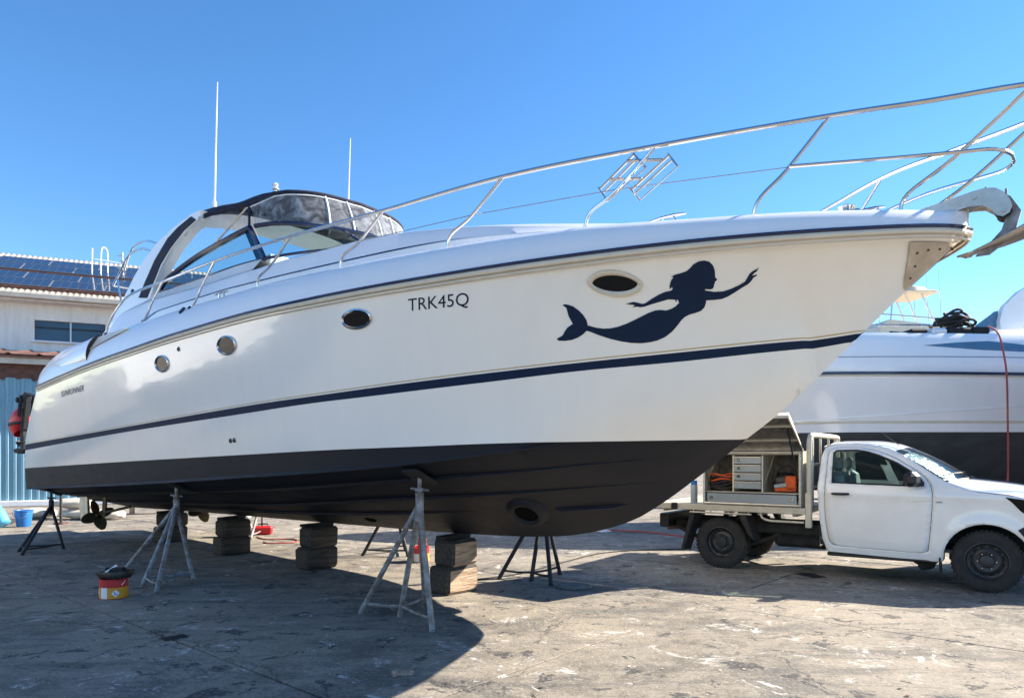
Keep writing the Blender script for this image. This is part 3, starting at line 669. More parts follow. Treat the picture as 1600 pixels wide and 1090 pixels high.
# through-hull fittings
for t, z_ in ((-2.47, 2.80), (-1.65, 1.73), (-1.57, 1.735)):
    p = onhull(t, z_, .002); m_ = MB(); m_.lathe([(.028, 0), (.026, .008), (.015, .01), (.012, .002), (0, .002)], 14, M4=Matrix.Translation(p) @ Matrix.Rotation(R(90), 4, 'X')); m_.build('skin_fitting', 'black', boat)
for t, v, r_ in ((-2.52, .62, .05), (-2.36, .66, .022)):
    s_, z_ = gw(t, v); m_ = MB(); m_.lathe([(r_, 0), (r_*.95, .012), (r_*.6, .014), (0, .01)], 16, M4=Matrix.Translation((t, -s_, z_)) @ Matrix.Rotation(R(58), 4, 'X')); m_.build('filler_cap', 'portglass', boat)
for t in (-5.15, -5.0):
    s_, z_ = gw(t, .72); m_ = MB(); m_.box((t, -s_-.003, z_), (.03, .02, .09), bev=.006, M4=Matrix.Rotation(R(40), 4, 'Y')); m_.build('vent_slot', 'black', boat)
# lettering and mermaid
def letter(t0, z0, sl, off=.004):
    def fn(u, w):
        p = onhull(t0+u+w*.33, z0+w+sl*u, off); return p
    return fn
text_on('TRK45Q', 'registration_lettering', lambda u, w: onhull(1.278+u+w*.33, 2.756+w-.012*u, .003), .573, .112, 'navydecal', boat)
text_on('SUNRUNNER', 'maker_lettering', lambda u, w: onhull(-6.62+u+w*.3, 2.472+w+.035*u, .003), 1.0, .085, 'navydecal', boat, .25)
MERMAID = [(2.581,2.712),(2.597,2.719),(2.623,2.715),(2.656,2.7),(2.684,2.672),(2.706,2.639),(2.718,2.601),(2.716,2.563),(2.73,2.559),(2.763,2.547),(2.812,2.537),(2.863,2.537),(2.916,2.546),(2.971,2.563),(3.027,2.585),(3.084,2.609),(3.139,2.633),(3.187,2.648),(3.222,2.65),(3.253,2.645),(3.289,2.655),(3.322,2.672),(3.347,2.692),(3.347,2.708),(3.341,2.714),(3.331,2.696),(3.329,2.714),(3.289,2.717),(3.228,2.702),(3.171,2.688),(3.129,2.676),(3.103,2.672),(3.075,2.677),(3.047,2.674),(3.068,2.686),(3.048,2.693),(3.029,2.687),(3.044,2.697),(3.008,2.695),(3.034,2.704),(3.068,2.71),(3.093,2.703),(3.119,2.694),(3.14,2.698),(3.187,2.724),(3.244,2.751),(3.287,2.766),(3.326,2.773),(3.337,2.782),(3.339,2.796),(3.321,2.781),(3.323,2.797),(3.334,2.818),(3.349,2.839),(3.368,2.855),(3.352,2.857),(3.383,2.87),(3.423,2.878),(3.458,2.888),(3.486,2.905),(3.513,2.926),(3.551,2.942),(3.584,2.946),(3.612,2.938),(3.625,2.915),(3.624,2.884),(3.614,2.853),(3.613,2.844),(3.62,2.832),(3.607,2.823),(3.6,2.819),(3.599,2.81),(3.592,2.805),(3.585,2.789),(3.574,2.777),(3.558,2.773),(3.532,2.776),(3.524,2.769),(3.537,2.765),(3.575,2.758),(3.628,2.76),(3.676,2.774),(3.726,2.795),(3.772,2.819),(3.792,2.842),(3.813,2.864),(3.835,2.879),(3.881,2.901),(3.857,2.883),(3.868,2.885),(3.839,2.868),(3.821,2.853),(3.853,2.86),(3.845,2.851),(3.826,2.842),(3.806,2.821),(3.783,2.803),(3.748,2.785),(3.696,2.755),(3.644,2.727),(3.604,2.712),(3.559,2.707),(3.514,2.705),(3.505,2.685),(3.49,2.661),(3.463,2.638),(3.427,2.625),(3.388,2.615),(3.357,2.601),(3.327,2.578),(3.294,2.543),(3.25,2.502),(3.198,2.466),(3.144,2.443),(3.093,2.431),(3.033,2.425),(2.974,2.429),(2.908,2.442),(2.842,2.462),(2.768,2.493),(2.723,2.517),(2.696,2.526),(2.666,2.503),(2.622,2.48),(2.574,2.465),(2.524,2.461),(2.48,2.464),(2.467,2.478),(2.486,2.486),(2.518,2.501),(2.541,2.528),(2.567,2.554),(2.593,2.569),(2.615,2.579),(2.61,2.601),(2.602,2.634),(2.603,2.666),(2.604,2.692),(2.592,2.706)]
fill_outline(MERMAID, [], lambda u, w: onhull(u, w, .003), 'navydecal', 'mermaid_decal', boat, .05, True, 60)
# air scoop on the quarter: raised pod with a dark mouth and a channel leading into it
def gwp(t, v, off):
    s_, z_ = gw(t, v); a = v*math.pi/2; n = Vector((0, -math.cos(a*.8), math.sin(a*.8)+.15)).normalized()
    return Vector((t, -s_, z_))+n*off
for sg in (1, -1):
    mir = lambda p: (p.x, p.y*sg, p.z)
    m_ = MB(); rows = []
    for i in range(17):
        u = i/16; t = -7.0+u*1.62; vm = .33+.12*u; hw = (.10+.26*u)*min(1, u*5+.15); lift = .055*(u**.8)
        rows.append([mir(gwp(t+(.22*(k/8) if u > .9 else .22*(k/8)*u), vm-hw+2*hw*k/8, .002+lift*math.sin(math.pi*k/8)**.7)) for k in range(9)])
    m_.grid(rows, flip=sg > 0); pod = m_.build('air_scoop', 'deckgel', boat, True, 50)
    lip = rows[-1]; m_ = MB(); m_.grid([lip, [mir(gwp(-5.38+.22*k/8+.02, .45-.36+.72*k/8, .003)) for k in range(9)]]); m_.build('scoop_mouth', 'black', pod)
    m_ = MB(); rows = []
    for i in range(13):
        u = i/12; t = -5.34+u*1.3; hw = .17*(1-u)**.6+.01; vm = .48+.10*u
        rows.append([mir(gwp(t, vm-hw+2*hw*k/4, .003+.012*(k in (0, 4)))) for k in range(5)])
    m_.grid(rows, flip=sg > 0); m_.build('scoop_channel', 'cream', pod)
# bow thruster tunnel
for sg in (1, -1):
    s_, z_ = bottom(1.45, .35); c0 = Vector((1.47, -s_*sg, z_-.0))+Vector((.01, -.012*sg, -.016))
    n0 = Vector((.20, -.60*sg, -.76)).normalized(); q = n0.to_track_quat('Z', 'Y').to_matrix().to_4x4()
    T = Matrix.Translation(c0) @ q @ Matrix.Diagonal((1.0, 1.15, 1, 1))
    m_ = MB(); m_.lathe([(.235, -.06), (.18, .03), (.145, .052), (.122, .044), (.114, .012)], 28, M4=T); tun = m_.build('thruster_tunnel', 'antifoul', boat, True, 70)
    m_ = MB(); m_.lathe([(.118, .016), (.0, .016)], 28, M4=T); m_.build('tunnel_opening', 'deepblack', tun)  # flat disc, its colour painted as dark as the tunnel's shade
s_, z_ = bottom(-1.2, .16); m_ = MB(); m_.lathe([(.07, -.02), (.06, .01), (.035, .012), (.03, -.01), (0, -.012)], 16, M4=Matrix.Translation((-1.2, -s_, z_)) @ Matrix.Rotation(R(150), 4, 'X') @ Matrix.Diagonal((1.5, 1, 1, 1))); m_.build('water_intake', 'deepblack', boat)
# propellers, shafts, struts, rudders
for sg in (1, -1):
    s_ = .95; pz = .50; pt = -8.05
    m_ = MB(); m_.tube([(pt-.12, -s_*sg, pz-.01), (pt+1.4, -s_*sg, pz+.22)], .024, 8); m_.build('propeller_shaft', 'bronze', boat)
    m_ = MB(); m_.prism([(pt+.22, pz-.02), (pt+.36, pz), (pt+.42, .86), (pt+.28, .86)], -(s_-.015)*sg, -(s_+.015)*sg, 'y'); m_.build('shaft_strut', 'bronze', boat)
    m_ = MB(); m_.lathe([(0, -.12), (.03, -.1), (.05, -.04), (.055, .06), (.04, .09)], 14, M4=Matrix.Translation((pt, -s_*sg, pz)) @ Matrix.Rotation(R(90), 4, 'Y')); hub = m_.build('propeller_hub', 'bronze', boat)
    for k in range(4):
        a0 = k*math.pi/2+.35; m_ = MB(); rows = []
        for i in range(9):
            r_ = .045+.235*i/8; w = .13*math.sin(math.pi*(.16+.80*i/8))**.8+.012
            row = []
            for j in range(7):
                q = (j/6-.5)*2; ang = a0+q*w/r_*.62 if r_ > .02 else a0; row.append((pt+q*w*.45, -s_*sg+r_*math.cos(ang)*1., pz+r_*math.sin(ang)))
            rows.append(row)
        m_.grid(rows); bl = m_.build('propeller_blade', 'bronze', hub); md = bl.modifiers.new('thickness', 'SOLIDIFY'); md.thickness = .012
    m_ = MB(); m_.prism([(-8.85, .86), (-8.5, .86), (-8.47, .55), (-8.5, .36), (-8.80, .34), (-8.88, .6)], -(s_-.02)*sg, -(s_+.02)*sg, 'y'); m_.build('rudder', 'dsteel', boat)
# swim platform
m_ = MB(); m_.box((-9.25, 0, 1.62), (.7, 3.2, .09), bev=.04); m_.build('swim_platform', 'deckgel', boat)
m_ = MB(); m_.box((-9.0, -1.72, 1.50), (.12, .16, .05), bev=.01); m_.build('trim_bracket', 'dsteel', boat)

# ------------------------------------------------------------------ anchor in the bow roller
anc = thing('anchor', 'galvanised plough anchor hanging from the bow roller of the cruiser', 'anchor', bw(5.17, 0, 3.15), BA)
m_ = MB(); m_.prism([(-.05,.20),(.02,.225),(.10,.17),(.16,.06),(.13,-.06),(.06,-.14),(-.02,-.20),(-.10,-.20),(-.03,-.14),(.05,-.05),(.08,.05),(.05,.12)], -.018, .018, 'y'); m_.build('shank', 'galv', anc)
m_ = MB()
for sg in (1, -1):
    tip = Vector((-.21, 0, -.19)); ridge = [tip.lerp(Vector((.42, 0, .03)), i/20)+Vector((0, 0, -.03*math.sin(math.pi*i/20))) for i in range(21)]
    rows = []
    for i, p in enumerate(ridge):
        q_ = i/20; w = .17*math.sin(math.pi*(q_**.9)*.62)+.002; rows.append([p, p+Vector((.01, -w*.35*sg, -.03*q_)), p+Vector((.02, -w*.7*sg, -.02*q_)), p+Vector((.05, -w*sg, .03*q_))])
    m_.grid(rows, flip=sg > 0)
pl = m_.build('plough', 'dsteel', anc, True, 40); md = pl.modifiers.new('thickness', 'SOLIDIFY'); md.thickness = .014
m_ = MB()
for c, r_ in (((-.04, 0, .235), .03), ((.075, 0, .20), .026)):
    m_.tube([(c[0], c[1]+r_*.5*math.cos(a), c[2]+r_*math.sin(a)) for a in [i*2*math.pi/14 for i in range(14)]], .008, 6, closed=True)
m_.build('shackle', 'galv', anc)

# ------------------------------------------------------------------ outboard motor clamped at the stern
ob = thing('outboard_motor', 'small outboard motor with red cowl and black leg clamped at the cruiser stern', 'outboard motor', bw(-9.75, 1.62, 1.7), BA)
m_ = MB(); rows = []
for i in range(11):
    u = i/10; zz = .28+.42*u; k = (math.sin(math.pi*(.12+.76*u)))**.6; rows.append([(-.22+.25*k*math.cos(a)*1.0, .17*k*math.sin(a), zz+.06*math.cos(a)) for a in [j*2*math.pi/18 for j in range(18)]])
m_.grid(rows, closed=True); m_.f += [tuple(range(180, 198))]; m_.m += [0]; m_.build('cowl', 'red', ob, True, 60)
m_ = MB(); m_.lathe([(.19, 0), (.205, .02), (.205, .05), (.19, .07)], 18, M4=Matrix.Translation((-.22, 0, .42)) @ Matrix.Rotation(R(-8), 4, 'Y') @ Matrix.Diagonal((1.25, .88, 1, 1))); m_.build('cowl_band', 'darksteel', ob)
m_ = MB(); m_.prism([(.02,.30),(.14,.36),(.30,.86),(.34,1.02),(.16,1.04),(.02,.96),(-.08,.90),(-.02,.62)], -.035, .035, 'y'); m_.tube([(.05, -.13, .90), (.05, .13, .90)], .05, 10); m_.tube([(.10, -.10, .60), (.24, -.10, .98)], .03, 8); m_.tube([(.10, .10, .60), (.24, .10, .98)], .03, 8); m_.tube([(.0, 0, .3), (.12, 0, .75)], .055, 10); m_.build('clamp_bracket', 'rubber', ob)
m_ = MB(); m_.prism([(-.06,.32),(.12,.32),(.16,.10),(.14,-.02),(-.10,-.10),(-.14,-.06),(-.04,.02),(-.06,.14)], -.035, .035, 'y'); m_.box((.0, 0, .12), (.34, .16, .02), bev=.008); m_.build('leg', 'rubber', ob)
m_ = MB()
for k in range(3):
    a = k*2.094+.4; m_.prism([(-.03, .03), (.03, .03), (.07, .10), (.02, .14), (-.05, .11)], -.006, .006, 'x')
    vs = m_.v[-10:]; m_.v[-10:] = [tuple(Matrix.Translation((-.16, 0, .02)) @ Matrix.Rotation(a, 4, 'X') @ Matrix.Rotation(R(25), 4, 'Z') @ Vector(v)) for v in vs]
m_.build('propeller', 'black', ob)
m_ = MB(); m_.tube([(.33, 0, .98), (.62, .02, .96), (.72, .02, .95)], .022, 8); m_.build('tiller', 'black', ob)

# ------------------------------------------------------------------ boat stands
def stand(top, feet, matn, label, post=True, group='boat stands holding the cruiser upright', braces=((0, 1), (1, 2), (2, 0)), pad=(0, 0, 1), r=.026):
    top = Vector(top); rt = thing('boat_stand', label, 'boat stand', (top.x, top.y, 0), 0, group)
    ap = Vector((0, 0, top.z-.26)); F_ = [Vector((x-top.x, y-top.y, .012)) for x, y in feet]
    for f_ in F_:
        m_ = MB(); e = ap+(f_-ap).normalized()*.02; m_.tube([e, f_], r, 10); m_.lathe([(r*1.1, 0), (r*1.15, .012)], 10, M4=Matrix.Translation((f_.x, f_.y, 0)), cap=True); m_.build('leg', matn, rt)
    for i, j in braces:
        if i < len(F_) and j < len(F_):
            a = F_[i].lerp(ap, .09); c = F_[j].lerp(ap, .09); mid_ = (a+c)/2+Vector((0, 0, -.01)); m_ = MB(); m_.tube([a, mid_, c], r*.55, 7); m_.build('brace', matn, rt)
    m_ = MB(); m_.tube([ap+Vector((0, 0, -.16)), ap+Vector((0, 0, .10))], r*1.5, 12); m_.build('collar', matn, rt)
    m_ = MB(); m_.tube([ap+Vector((0, 0, .0)), (0, 0, top.z-.02)], r*.75, 10); m_.tube([(-.085, .02, top.z-.12), (.085, -.02, top.z-.135)], .012, 7); m_.lathe([(.045, 0), (.045, .03)], 8, M4=Matrix.Translation((0, 0, top.z-.145)), cap=True); m_.build('screw_post', matn, rt)
    q = Vector(pad).normalized().to_track_quat('Z', 'X').to_matrix().to_4x4()
    m_ = MB(); m_.box((0, 0, top.z-.012), (.30, .22, .035), bev=.008, M4=q); m_.build('pad', 'blackstain', rt)
    return rt
def under(t, s):
    z = zk(t)+(zc(t)-zk(t))*(abs(s)/sc(t))**.94; p = bw(t, s, z-.02); return p
pn = lambda s: (BS*(1 if s > 0 else -1)*-.42+Vector((0, 0, .9)))
stand(under(.93, 1.42), [(-1.50, 6.98), (-.71, 6.27), (-.90, 7.28), (-1.09, 6.84)], 'galv', 'tall grey steel boat stand nearest the camera, under the middle of the hull', braces=((0, 3), (3, 1), (3, 2)), pad=pn(1))
stand(under(-3.42, 1.66), [(-5.22, 9.45), (-4.42, 8.42), (-4.02, 7.95), (-3.98, 8.80)], 'paintsteel', 'chipped blue-grey boat stand beside the opened paint tin', braces=((1, 2), (2, 3), (1, 3)), pad=pn(1))
stand(under(-8.3, 1.6), [(-8.05, 11.5), (-7.72, 11.1), (-7.55, 11.85)], 'darksteel', 'dark boat stand under the starboard stern corner', pad=pn(1))
stand(under(.24, -1.35), [(-.16, 8.98), (.47, 8.50), (.63, 9.28), (.24, 8.80)], 'darksteel', 'dark boat stand on the far side, beside the manhole cover', braces=((0, 3), (3, 1), (3, 2)), pad=pn(-1))
stand(under(-2.82, -1.45), [(-2.34, 11.05), (-1.62, 10.95), (-1.76, 11.62)], 'darksteel', 'dark boat stand on the far side, behind the second paint tin', pad=pn(-1))
stand(under(-6.9, -1.6), [(-5.6, 13.5), (-4.9, 13.2), (-5.0, 14.1)], 'galv', 'grey boat stand on the far side near the propellers', pad=pn(-1))

# ------------------------------------------------------------------ keel blocks
def block(t, s, z0, d, matn, label, rz=0, grp='timber keel blocks under the cruiser'):
    p = bw(t, s, 0); m_ = MB(); m_.box((0, 0, d[2]/2), (d[0], d[1], d[2]), bev=.035)
    for v in range(len(m_.v)):
        x, y, z = m_.v[v]; m_.v[v] = (x+random.uniform(-.008, .008), y+random.uniform(-.008, .008), z+(random.uniform(-.004, .004) if .02 < z < d[2]-.02 else 0))
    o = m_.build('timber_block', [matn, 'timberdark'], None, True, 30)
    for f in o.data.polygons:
        if f.normal.y < -.35 or f.normal.z > .6: f.material_index = 1  # tops black-stained; starboard ends coloured dark for paint stain plus shade
    o.location = (p.x, p.y, z0); o.rotation_euler = (0, 0, BA+rz); return tag(o, label, 'timber block', grp)
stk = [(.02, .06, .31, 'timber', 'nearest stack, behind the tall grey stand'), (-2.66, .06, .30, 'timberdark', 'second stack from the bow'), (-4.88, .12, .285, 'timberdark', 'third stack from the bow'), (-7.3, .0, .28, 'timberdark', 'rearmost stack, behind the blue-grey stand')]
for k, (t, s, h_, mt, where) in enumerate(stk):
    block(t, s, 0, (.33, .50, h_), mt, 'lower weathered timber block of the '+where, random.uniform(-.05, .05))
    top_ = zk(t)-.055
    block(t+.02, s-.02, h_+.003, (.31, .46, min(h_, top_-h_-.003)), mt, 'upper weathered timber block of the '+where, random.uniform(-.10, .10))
    p = bw(t, s, 0); m_ = MB(); zz = h_+.003+min(h_, top_-h_-.003)+.003; hh = max(.03, zk(t)-zz-.004)
    m_.add([(-.22,-.07,0),(.22,-.07,0),(.22,.07,0),(-.22,.07,0),(-.22,-.07,hh*.8),(.22,-.07,hh),(.22,.07,hh),(-.22,.07,hh*.8)], [(3,2,1,0),(4,5,6,7),(0,1,5,4),(1,2,6,5),(2,3,7,6),(3,0,4,7)])
    o = m_.build('timber_wedge', 'blackstain', None, False); o.location = (p.x, p.y, zz); o.rotation_euler = (0, 0, BA+R(90)+random.uniform(-.2, .2)); tag(o, 'blackened packing wedge between the keel and the '+where, 'wedge', 'packing wedges on the keel blocks')

# ------------------------------------------------------------------ paint tins
def tin(loc, label, messy):
    rt = thing('paint_tin', label, 'paint tin', loc, R(-12)); r_ = .142; h_ = .215
    m_ = MB(); m_.lathe([(0, 0), (r_-.006, 0), (r_, .006), (r_, h_-.012), (r_+.005, h_-.008), (r_+.005, h_), (r_-.012, h_), (r_-.012, h_-.03), (0, h_-.03)], 32); body = m_.build('tin_body', 'red', rt, True, 40)
    def band(z0, z1, a0, a1, rr, mt, nm):
        n = max(4, int((a1-a0)/.12)); m2 = MB(); m2.grid([[(rr*math.cos(a0+(a1-a0)*i/n), rr*math.sin(a0+(a1-a0)*i/n), z_) for i in range(n+1)] for z_ in (z0, z1)]); return m2.build(nm, mt, body)
    band(.008, .125, 0, 2*math.pi, r_+.0015, 'yellow', 'label_band')
    band(.009, .128, R(255), R(285), r_+.003, 'label', 'white_label')
    for ac, dark in ((R(318), 'blue'), (R(222), 'black')):
        mk = lambda u, w, e: ((r_+e)*math.cos(ac+u/r_), (r_+e)*math.sin(ac+u/r_), .066+w)
        m2 = MB(); m2.add([mk(0, -.04, .003), mk(.04, 0, .003), mk(0, .04, .003), mk(-.04, 0, .003)], [(0, 1, 2, 3)]); m2.build('hazard_diamond', 'label', body, False)
        m2 = MB(); m2.add([mk(-.012, .018, .0045), mk(-.004, .018, .0045), mk(-.004, -.006, .0045), mk(.014, -.006, .0045), mk(.014, -.016, .0045), mk(-.012, -.016, .0045)], [(0, 5, 4, 3, 2, 1)]); m2.build('hazard_symbol', dark, body, False)
    m_ = MB(); m_.tube([((r_+.012)*math.cos(a), -.01+(r_+.012)*math.sin(a)*.35, h_-.02-.09*abs(math.sin(a))) for a in [math.pi+i*math.pi/14 for i in range(15)]], .004, 5); m_.build('bail_handle', 'steel', rt)
    return rt
tin((-4.40, 7.78, 0), 'red and orange paint tin with a black roller tray on top, in the shade', True)
tin((-1.37, 10.45, 0), 'red and yellow paint tin behind the tall grey stand, in the sun', False)
tr = thing('roller_tray', 'black paint-caked roller tray lying on the shaded paint tin', 'roller tray', (-4.38, 7.77, .216), R(-20))
m_ = MB(); m_.grid([[(-.16, -.12, .06), (.16, -.12, .09), (.16, .12, .09), (-.16, .12, .06)], [(-.12, -.09, 0), (.13, -.09, 0), (.13, .09, 0), (-.12, .09, 0)], [(0, 0, .004)]*4], closed=True); o = m_.build('tray', 'black', tr); md = o.modifiers.new('t', 'SOLIDIFY'); md.thickness = .006
m_ = MB(); m_.tube([(-.1, -.02, .075), (.1, .03, .085)], .038, 12); m_.build('roller_sleeve', 'blackstain', tr)
rol = thing('paint_roller', 'paint roller frame with pale handle leaning out of the shaded paint tin', 'paint roller', (-4.47, 7.74, .22), 0)
m_ = MB(); m_.tube([(.0, 0, .06), (-.06, -.02, .05), (-.09, 0, .0), (-.075, .01, -.005)], .005, 6); m_.build('wire_frame', 'steel', rol)
m_ = MB(); m_.tube([(.0, 0, .06), (.10, .05, .13)], [.012, .016], 9); m_.build('handle', 'whiteplastic', rol)
glv = thing('glove', 'crumpled orange rubber glove on the sunlit paint tin', 'glove', (-1.33, 10.44, .216), 0)
m_ = MB(); m_.lathe([(.0, 0), (.06, .0), (.07, .04), (.055, .08), (.0, .10)], 10)
for k in range(4): m_.tube([(-.04+.027*k, 0, .05), (-.05+.034*k, -.01, .11), (-.05+.03*k, -.03, .135)], [.016, .015, .009], 7)
m_.build('glove_shell', 'orange', glv)

# ------------------------------------------------------------------ small things on the ground
mh = thing('manhole_cover', 'round iron manhole cover set in the shaded concrete', 'manhole cover', (.74, 8.41, .002))
m_ = MB(); m_.lathe([(.225, .0), (.225, .012), (.195, .012), (.19, .004)], 32); m_.build('frame_ring', 'iron', mh)
m_ = MB(); m_.lathe([(.186, .002), (.18, .010), (.06, .010), (.055, .006), (0, .006)], 32); m_.build('lid', 'iron', mh)
def rag(loc, sx, sy, sz, mt, label, nm='rag', cat='rag'):
    m_ = MB(); rows = []
    for i in range(9):
        rows.append([((i/8-.5)*sx*(1+.12*math.sin(j*1.7)), (j/8-.5)*sy*(1+.15*math.sin(i*2.1)), .004+sz*max(0, math.sin(math.pi*i/8)*math.sin(math.pi*j/8))**.6*(.5+.5*random.random())) for j in range(9)])
    m_.grid(rows); o = m_.build(nm, mt, None, True, 60); o.location = loc; o.rotation_euler = (0, 0, random.uniform(0, 3)); return tag(o, label, cat)
rag((1.86, 14.6, 0), .35, .25, .09, 'rag', 'white crumpled rag on the ground behind the bow')
rag((3.9, 9.2, 0), .36, .2, .03, 'blackstain', 'black flat rag on the shaded ground under the ute')
rag((-2.9, 6.05, 0), .2, .14, .015, 'blackstain', 'small black scrap of antifouling tape on the ground before the stand', 'tape_scrap', 'scrap')
fl = MB()
for k in range(420):
    x, y = random.uniform(-7, 7), 4.2+11*random.random()**1.6; s_ = random.uniform(.005, .016); a = random.uniform(0, 3.1)
    fl.add([(x+s_*math.cos(a+q)*(1+.5*random.random()), y+s_*math.sin(a+q), .003+.003*random.random()) for q in (0, 1.3, 2.9, 4.4)], [(0, 1, 2, 3)], 0 if random.random() < .45 else (1 if random.random() < .6 else 2))
tag(fl.build('paint_flakes', ['sack', 'blackstain', 'rust'], None, False, merge=False), 'scattered paint flakes and grit on the concrete yard', 'grit', kind='stuff')
rag((-.78, 5.05, 0), .16, .12, .02, 'timber', 'brown leaf litter scrap on the shaded concrete', 'litter_scrap', 'scrap')
def hose(pts, r, mt, label, nm='hose', n=6):
    m_ = MB(); m_.tube(spline(pts, n), r, 8); return tag(m_.build(nm, mt, None), label, 'hose')
hose([(1.95, 14.8, .01), (2.8, 14.3, .01), (3.6, 13.2, .01), (4.6, 12.8, .01), (6.0, 13.2, .01)], .014, 'redhose', 'red air hose lying on the ground behind the ute tray')
hose([(-.45, 8.85, .008), (.1, 9.3, .008), (.75, 10.3, .008), (1.6, 11.4, .008), (3.0, 11.8, .008)], .009, 'rubber', 'thin dark hose on the ground running to the keel blocks')
# white step ladder and red tool box beyond the keel
tb = thing('tool_box', 'red plastic tool box standing beyond the keel blocks', 'tool box', (-4.95, 14.0, 0), R(15))
m_ = MB(); m_.box((0, 0, .09), (.36, .2, .16), bev=.03); m_.build('box_body', 'red', tb)
m_ = MB(); m_.tube([(-.09, 0, .16), (-.09, 0, .21), (.09, 0, .21), (.09, 0, .16)], .014, 6); m_.build('box_handle', 'black', tb)
tl = thing('trestle', 'small white trestle beside the red tool box', 'trestle', (-5.25, 13.7, 0), R(10))
for sx, sy in ((-1, -1), (-1, 1), (1, -1), (1, 1)):
    m_ = MB(); m_.tube([(sx*.06+.02, sy*.1, .36), (sx*.20, sy*.16, 0)], .016, 7); m_.build('leg', 'whiteplastic', tl)
m_ = MB(); m_.box((0, 0, .37), (.3, .28, .03), bev=.01); m_.build('trestle_top', 'whiteplastic', tl)
hose([(-4.9, 13.5, .01), (-4.55, 13.1, .01), (-4.1, 13.15, .01), (-3.9, 12.7, .01), (-4.3, 12.5, .01), (-4.5, 12.75, .01)], .011, 'redhose', 'red cord looped on the ground by the tool box', 'power_cord')
# left background: duct, bucket, sacks, pallet
bk = thing('bucket', 'bright blue plastic bucket beside the pale blue duct', 'bucket', (-10.82, 15.6, 0))
m_ = MB(); m_.lathe([(0, .005), (.13, .0), (.135, .01), (.175, .34), (.19, .34), (.19, .365), (.17, .365), (.16, .34), (.125, .02), (0, .02)], 24); m_.build('bucket_body', 'blue', bk)
m_ = MB(); m_.tube([(.18*math.cos(a), -.1-.06*math.sin(a), .33-.13*math.sin(a)) for a in [i*math.pi/12 for i in range(13)]], .005, 5); m_.build('bucket_handle', 'steel', bk)
m_ = MB(); path = spline([(-12.6, 15.9, .42), (-12.0, 15.6, .62), (-11.55, 15.4, .60), (-11.2, 15.3, .35), (-11.0, 15.25, .08)], 14)
m_.tube(path, [.125+.012*(i % 2) for i in range(len(path))], 14); tag(m_.build('air_duct', 'duct', None, True, 80), 'pale blue ribbed air duct hose arching to the ground at the left edge', 'duct')
tag(MB().box((0, 0, .06), (1.6, .9, .09), bev=.01).build('pallet', 'timberdark', None), 'low dark pallet at the left edge under the white drum', 'pallet').location = (-12.3, 15.9, 0)
dr = thing('drum', 'white plastic drum on the low pallet at the left edge', 'drum', (-11.95, 15.8, .108))
m_ = MB(); m_.lathe([(0, 0), (.2, 0), (.23, .04), (.235, .2), (.23, .36), (.2, .42), (.08, .43), (.08, .46), (0, .46)], 22); m_.build('drum_body', 'whiteplastic', dr)
m_ = MB(); m_.lathe([(.09, .0), (.09, .03), (0, .032)], 14, M4=Matrix.Translation((0, 0, .46))); m_.build('drum_cap', 'red', dr)
def sack(loc, rz, label):
    m_ = MB(); rows = []
    for i in range(9):
        u = i/8; k = math.sin(math.pi*(.1+.8*u))**.35; rows.append([((u-.5)*.85, .25*k*math.cos(a), .13+.12*k*math.sin(a)*(1 if math.sin(a) > 0 else .98)+.02*math.sin(a*3+i)) for a in [j*2*math.pi/14 for j in range(14)]])
    m_.grid(rows, closed=True); m_.f += [tuple(range(14)), tuple(range(112, 126))]; m_.m += [0, 0]; o = m_.build('sack', 'sack', None, True, 70); o.location = loc; o.rotation_euler = (0, 0, rz); tag(o, label, 'sack', 'pale sacks by the shed wall')
sack((-11.9, 17.6, 0), .3, 'pale sack lying left of the blue bucket'); sack((-10.7, 17.4, 0), -.2, 'pale sack lying just behind the blue bucket'); sack((-10.0, 17.3, 0), .15, 'pale sack right of the blue bucket'); sack((-10.9, 17.5, .25), .1, 'pale sack on top of the pile behind the bucket')
bn = thing('low_bench', 'low timber bench standing by the blue shed wall', 'bench', (-10.2, 18.9, 0), R(20))
m_ = MB(); m_.box((0, 0, .42), (2.6, .4, .06), bev=.01); m_.build('bench_top', 'timber', bn)
for x in (-1.1, 0, 1.1): m_ = MB(); m_.box((x, 0, .195), (.08, .34, .39)); m_.build('leg', 'timber', bn)
po = thing('steel_post', 'thin dark steel post standing before the blue shed', 'post', (-10.38, 16.2, 0))
m_ = MB(); m_.tube([(0, 0, 0), (0, 0, 1.35)], .03, 8); m_.build('post_tube', 'darksteel', po); m_ = MB(); m_.box((0, 0, .015), (.22, .22, .03)); m_.build('base_plate', 'rust', po)

# ------------------------------------------------------------------ the ute
TA = math.atan2(-.5827, .8127)
ute = thing('utility_truck', 'white single-cab utility truck with aluminium tray and open tool box, parked in the shade', 'truck', (3.376, 10.480, 0), TA)
def tw(l): return .865-.012*max(0, l-2.5)-.05*max(0, (l-3.3))**2*1.6
def tside(l, z):
    w = tw(l)
    if z > 1.16: w -= (z-1.16)*.33+max(0, z-1.55)**2*1.2
    elif z < .85: w -= .10*((.85-z)/.55)**2*.5
    w += .012*math.exp(-((z-1.08)/.05)**2)
    r_ = math.hypot(l-3.086, z-.36)
    if l > 2.3 and z < 1.0: w += .016*math.exp(-((r_-.43)/.09)**2)
    return w
def arc(cx, cz, r_, a0, a1, n): return [(cx+r_*math.cos(R(a0+(a1-a0)*i/n)), cz+r_*math.sin(R(a0+(a1-a0)*i/n))) for i in range(n+1)]
outer = [(1.40,.345),(1.345,.50),(1.30,.85),(1.285,1.17),(1.31,1.56),(1.345,1.665),(1.40,1.70),(1.55,1.715),(1.80,1.712),(2.02,1.675),(2.14,1.630),(2.36,1.49),(2.56,1.345),(2.70,1.255),(2.80,1.215),(3.013,1.145),(3.28,1.12),(3.45,1.085),(3.62,.95),(3.70,.80),(3.70,.62),(3.58,.58),(3.52,.42)]
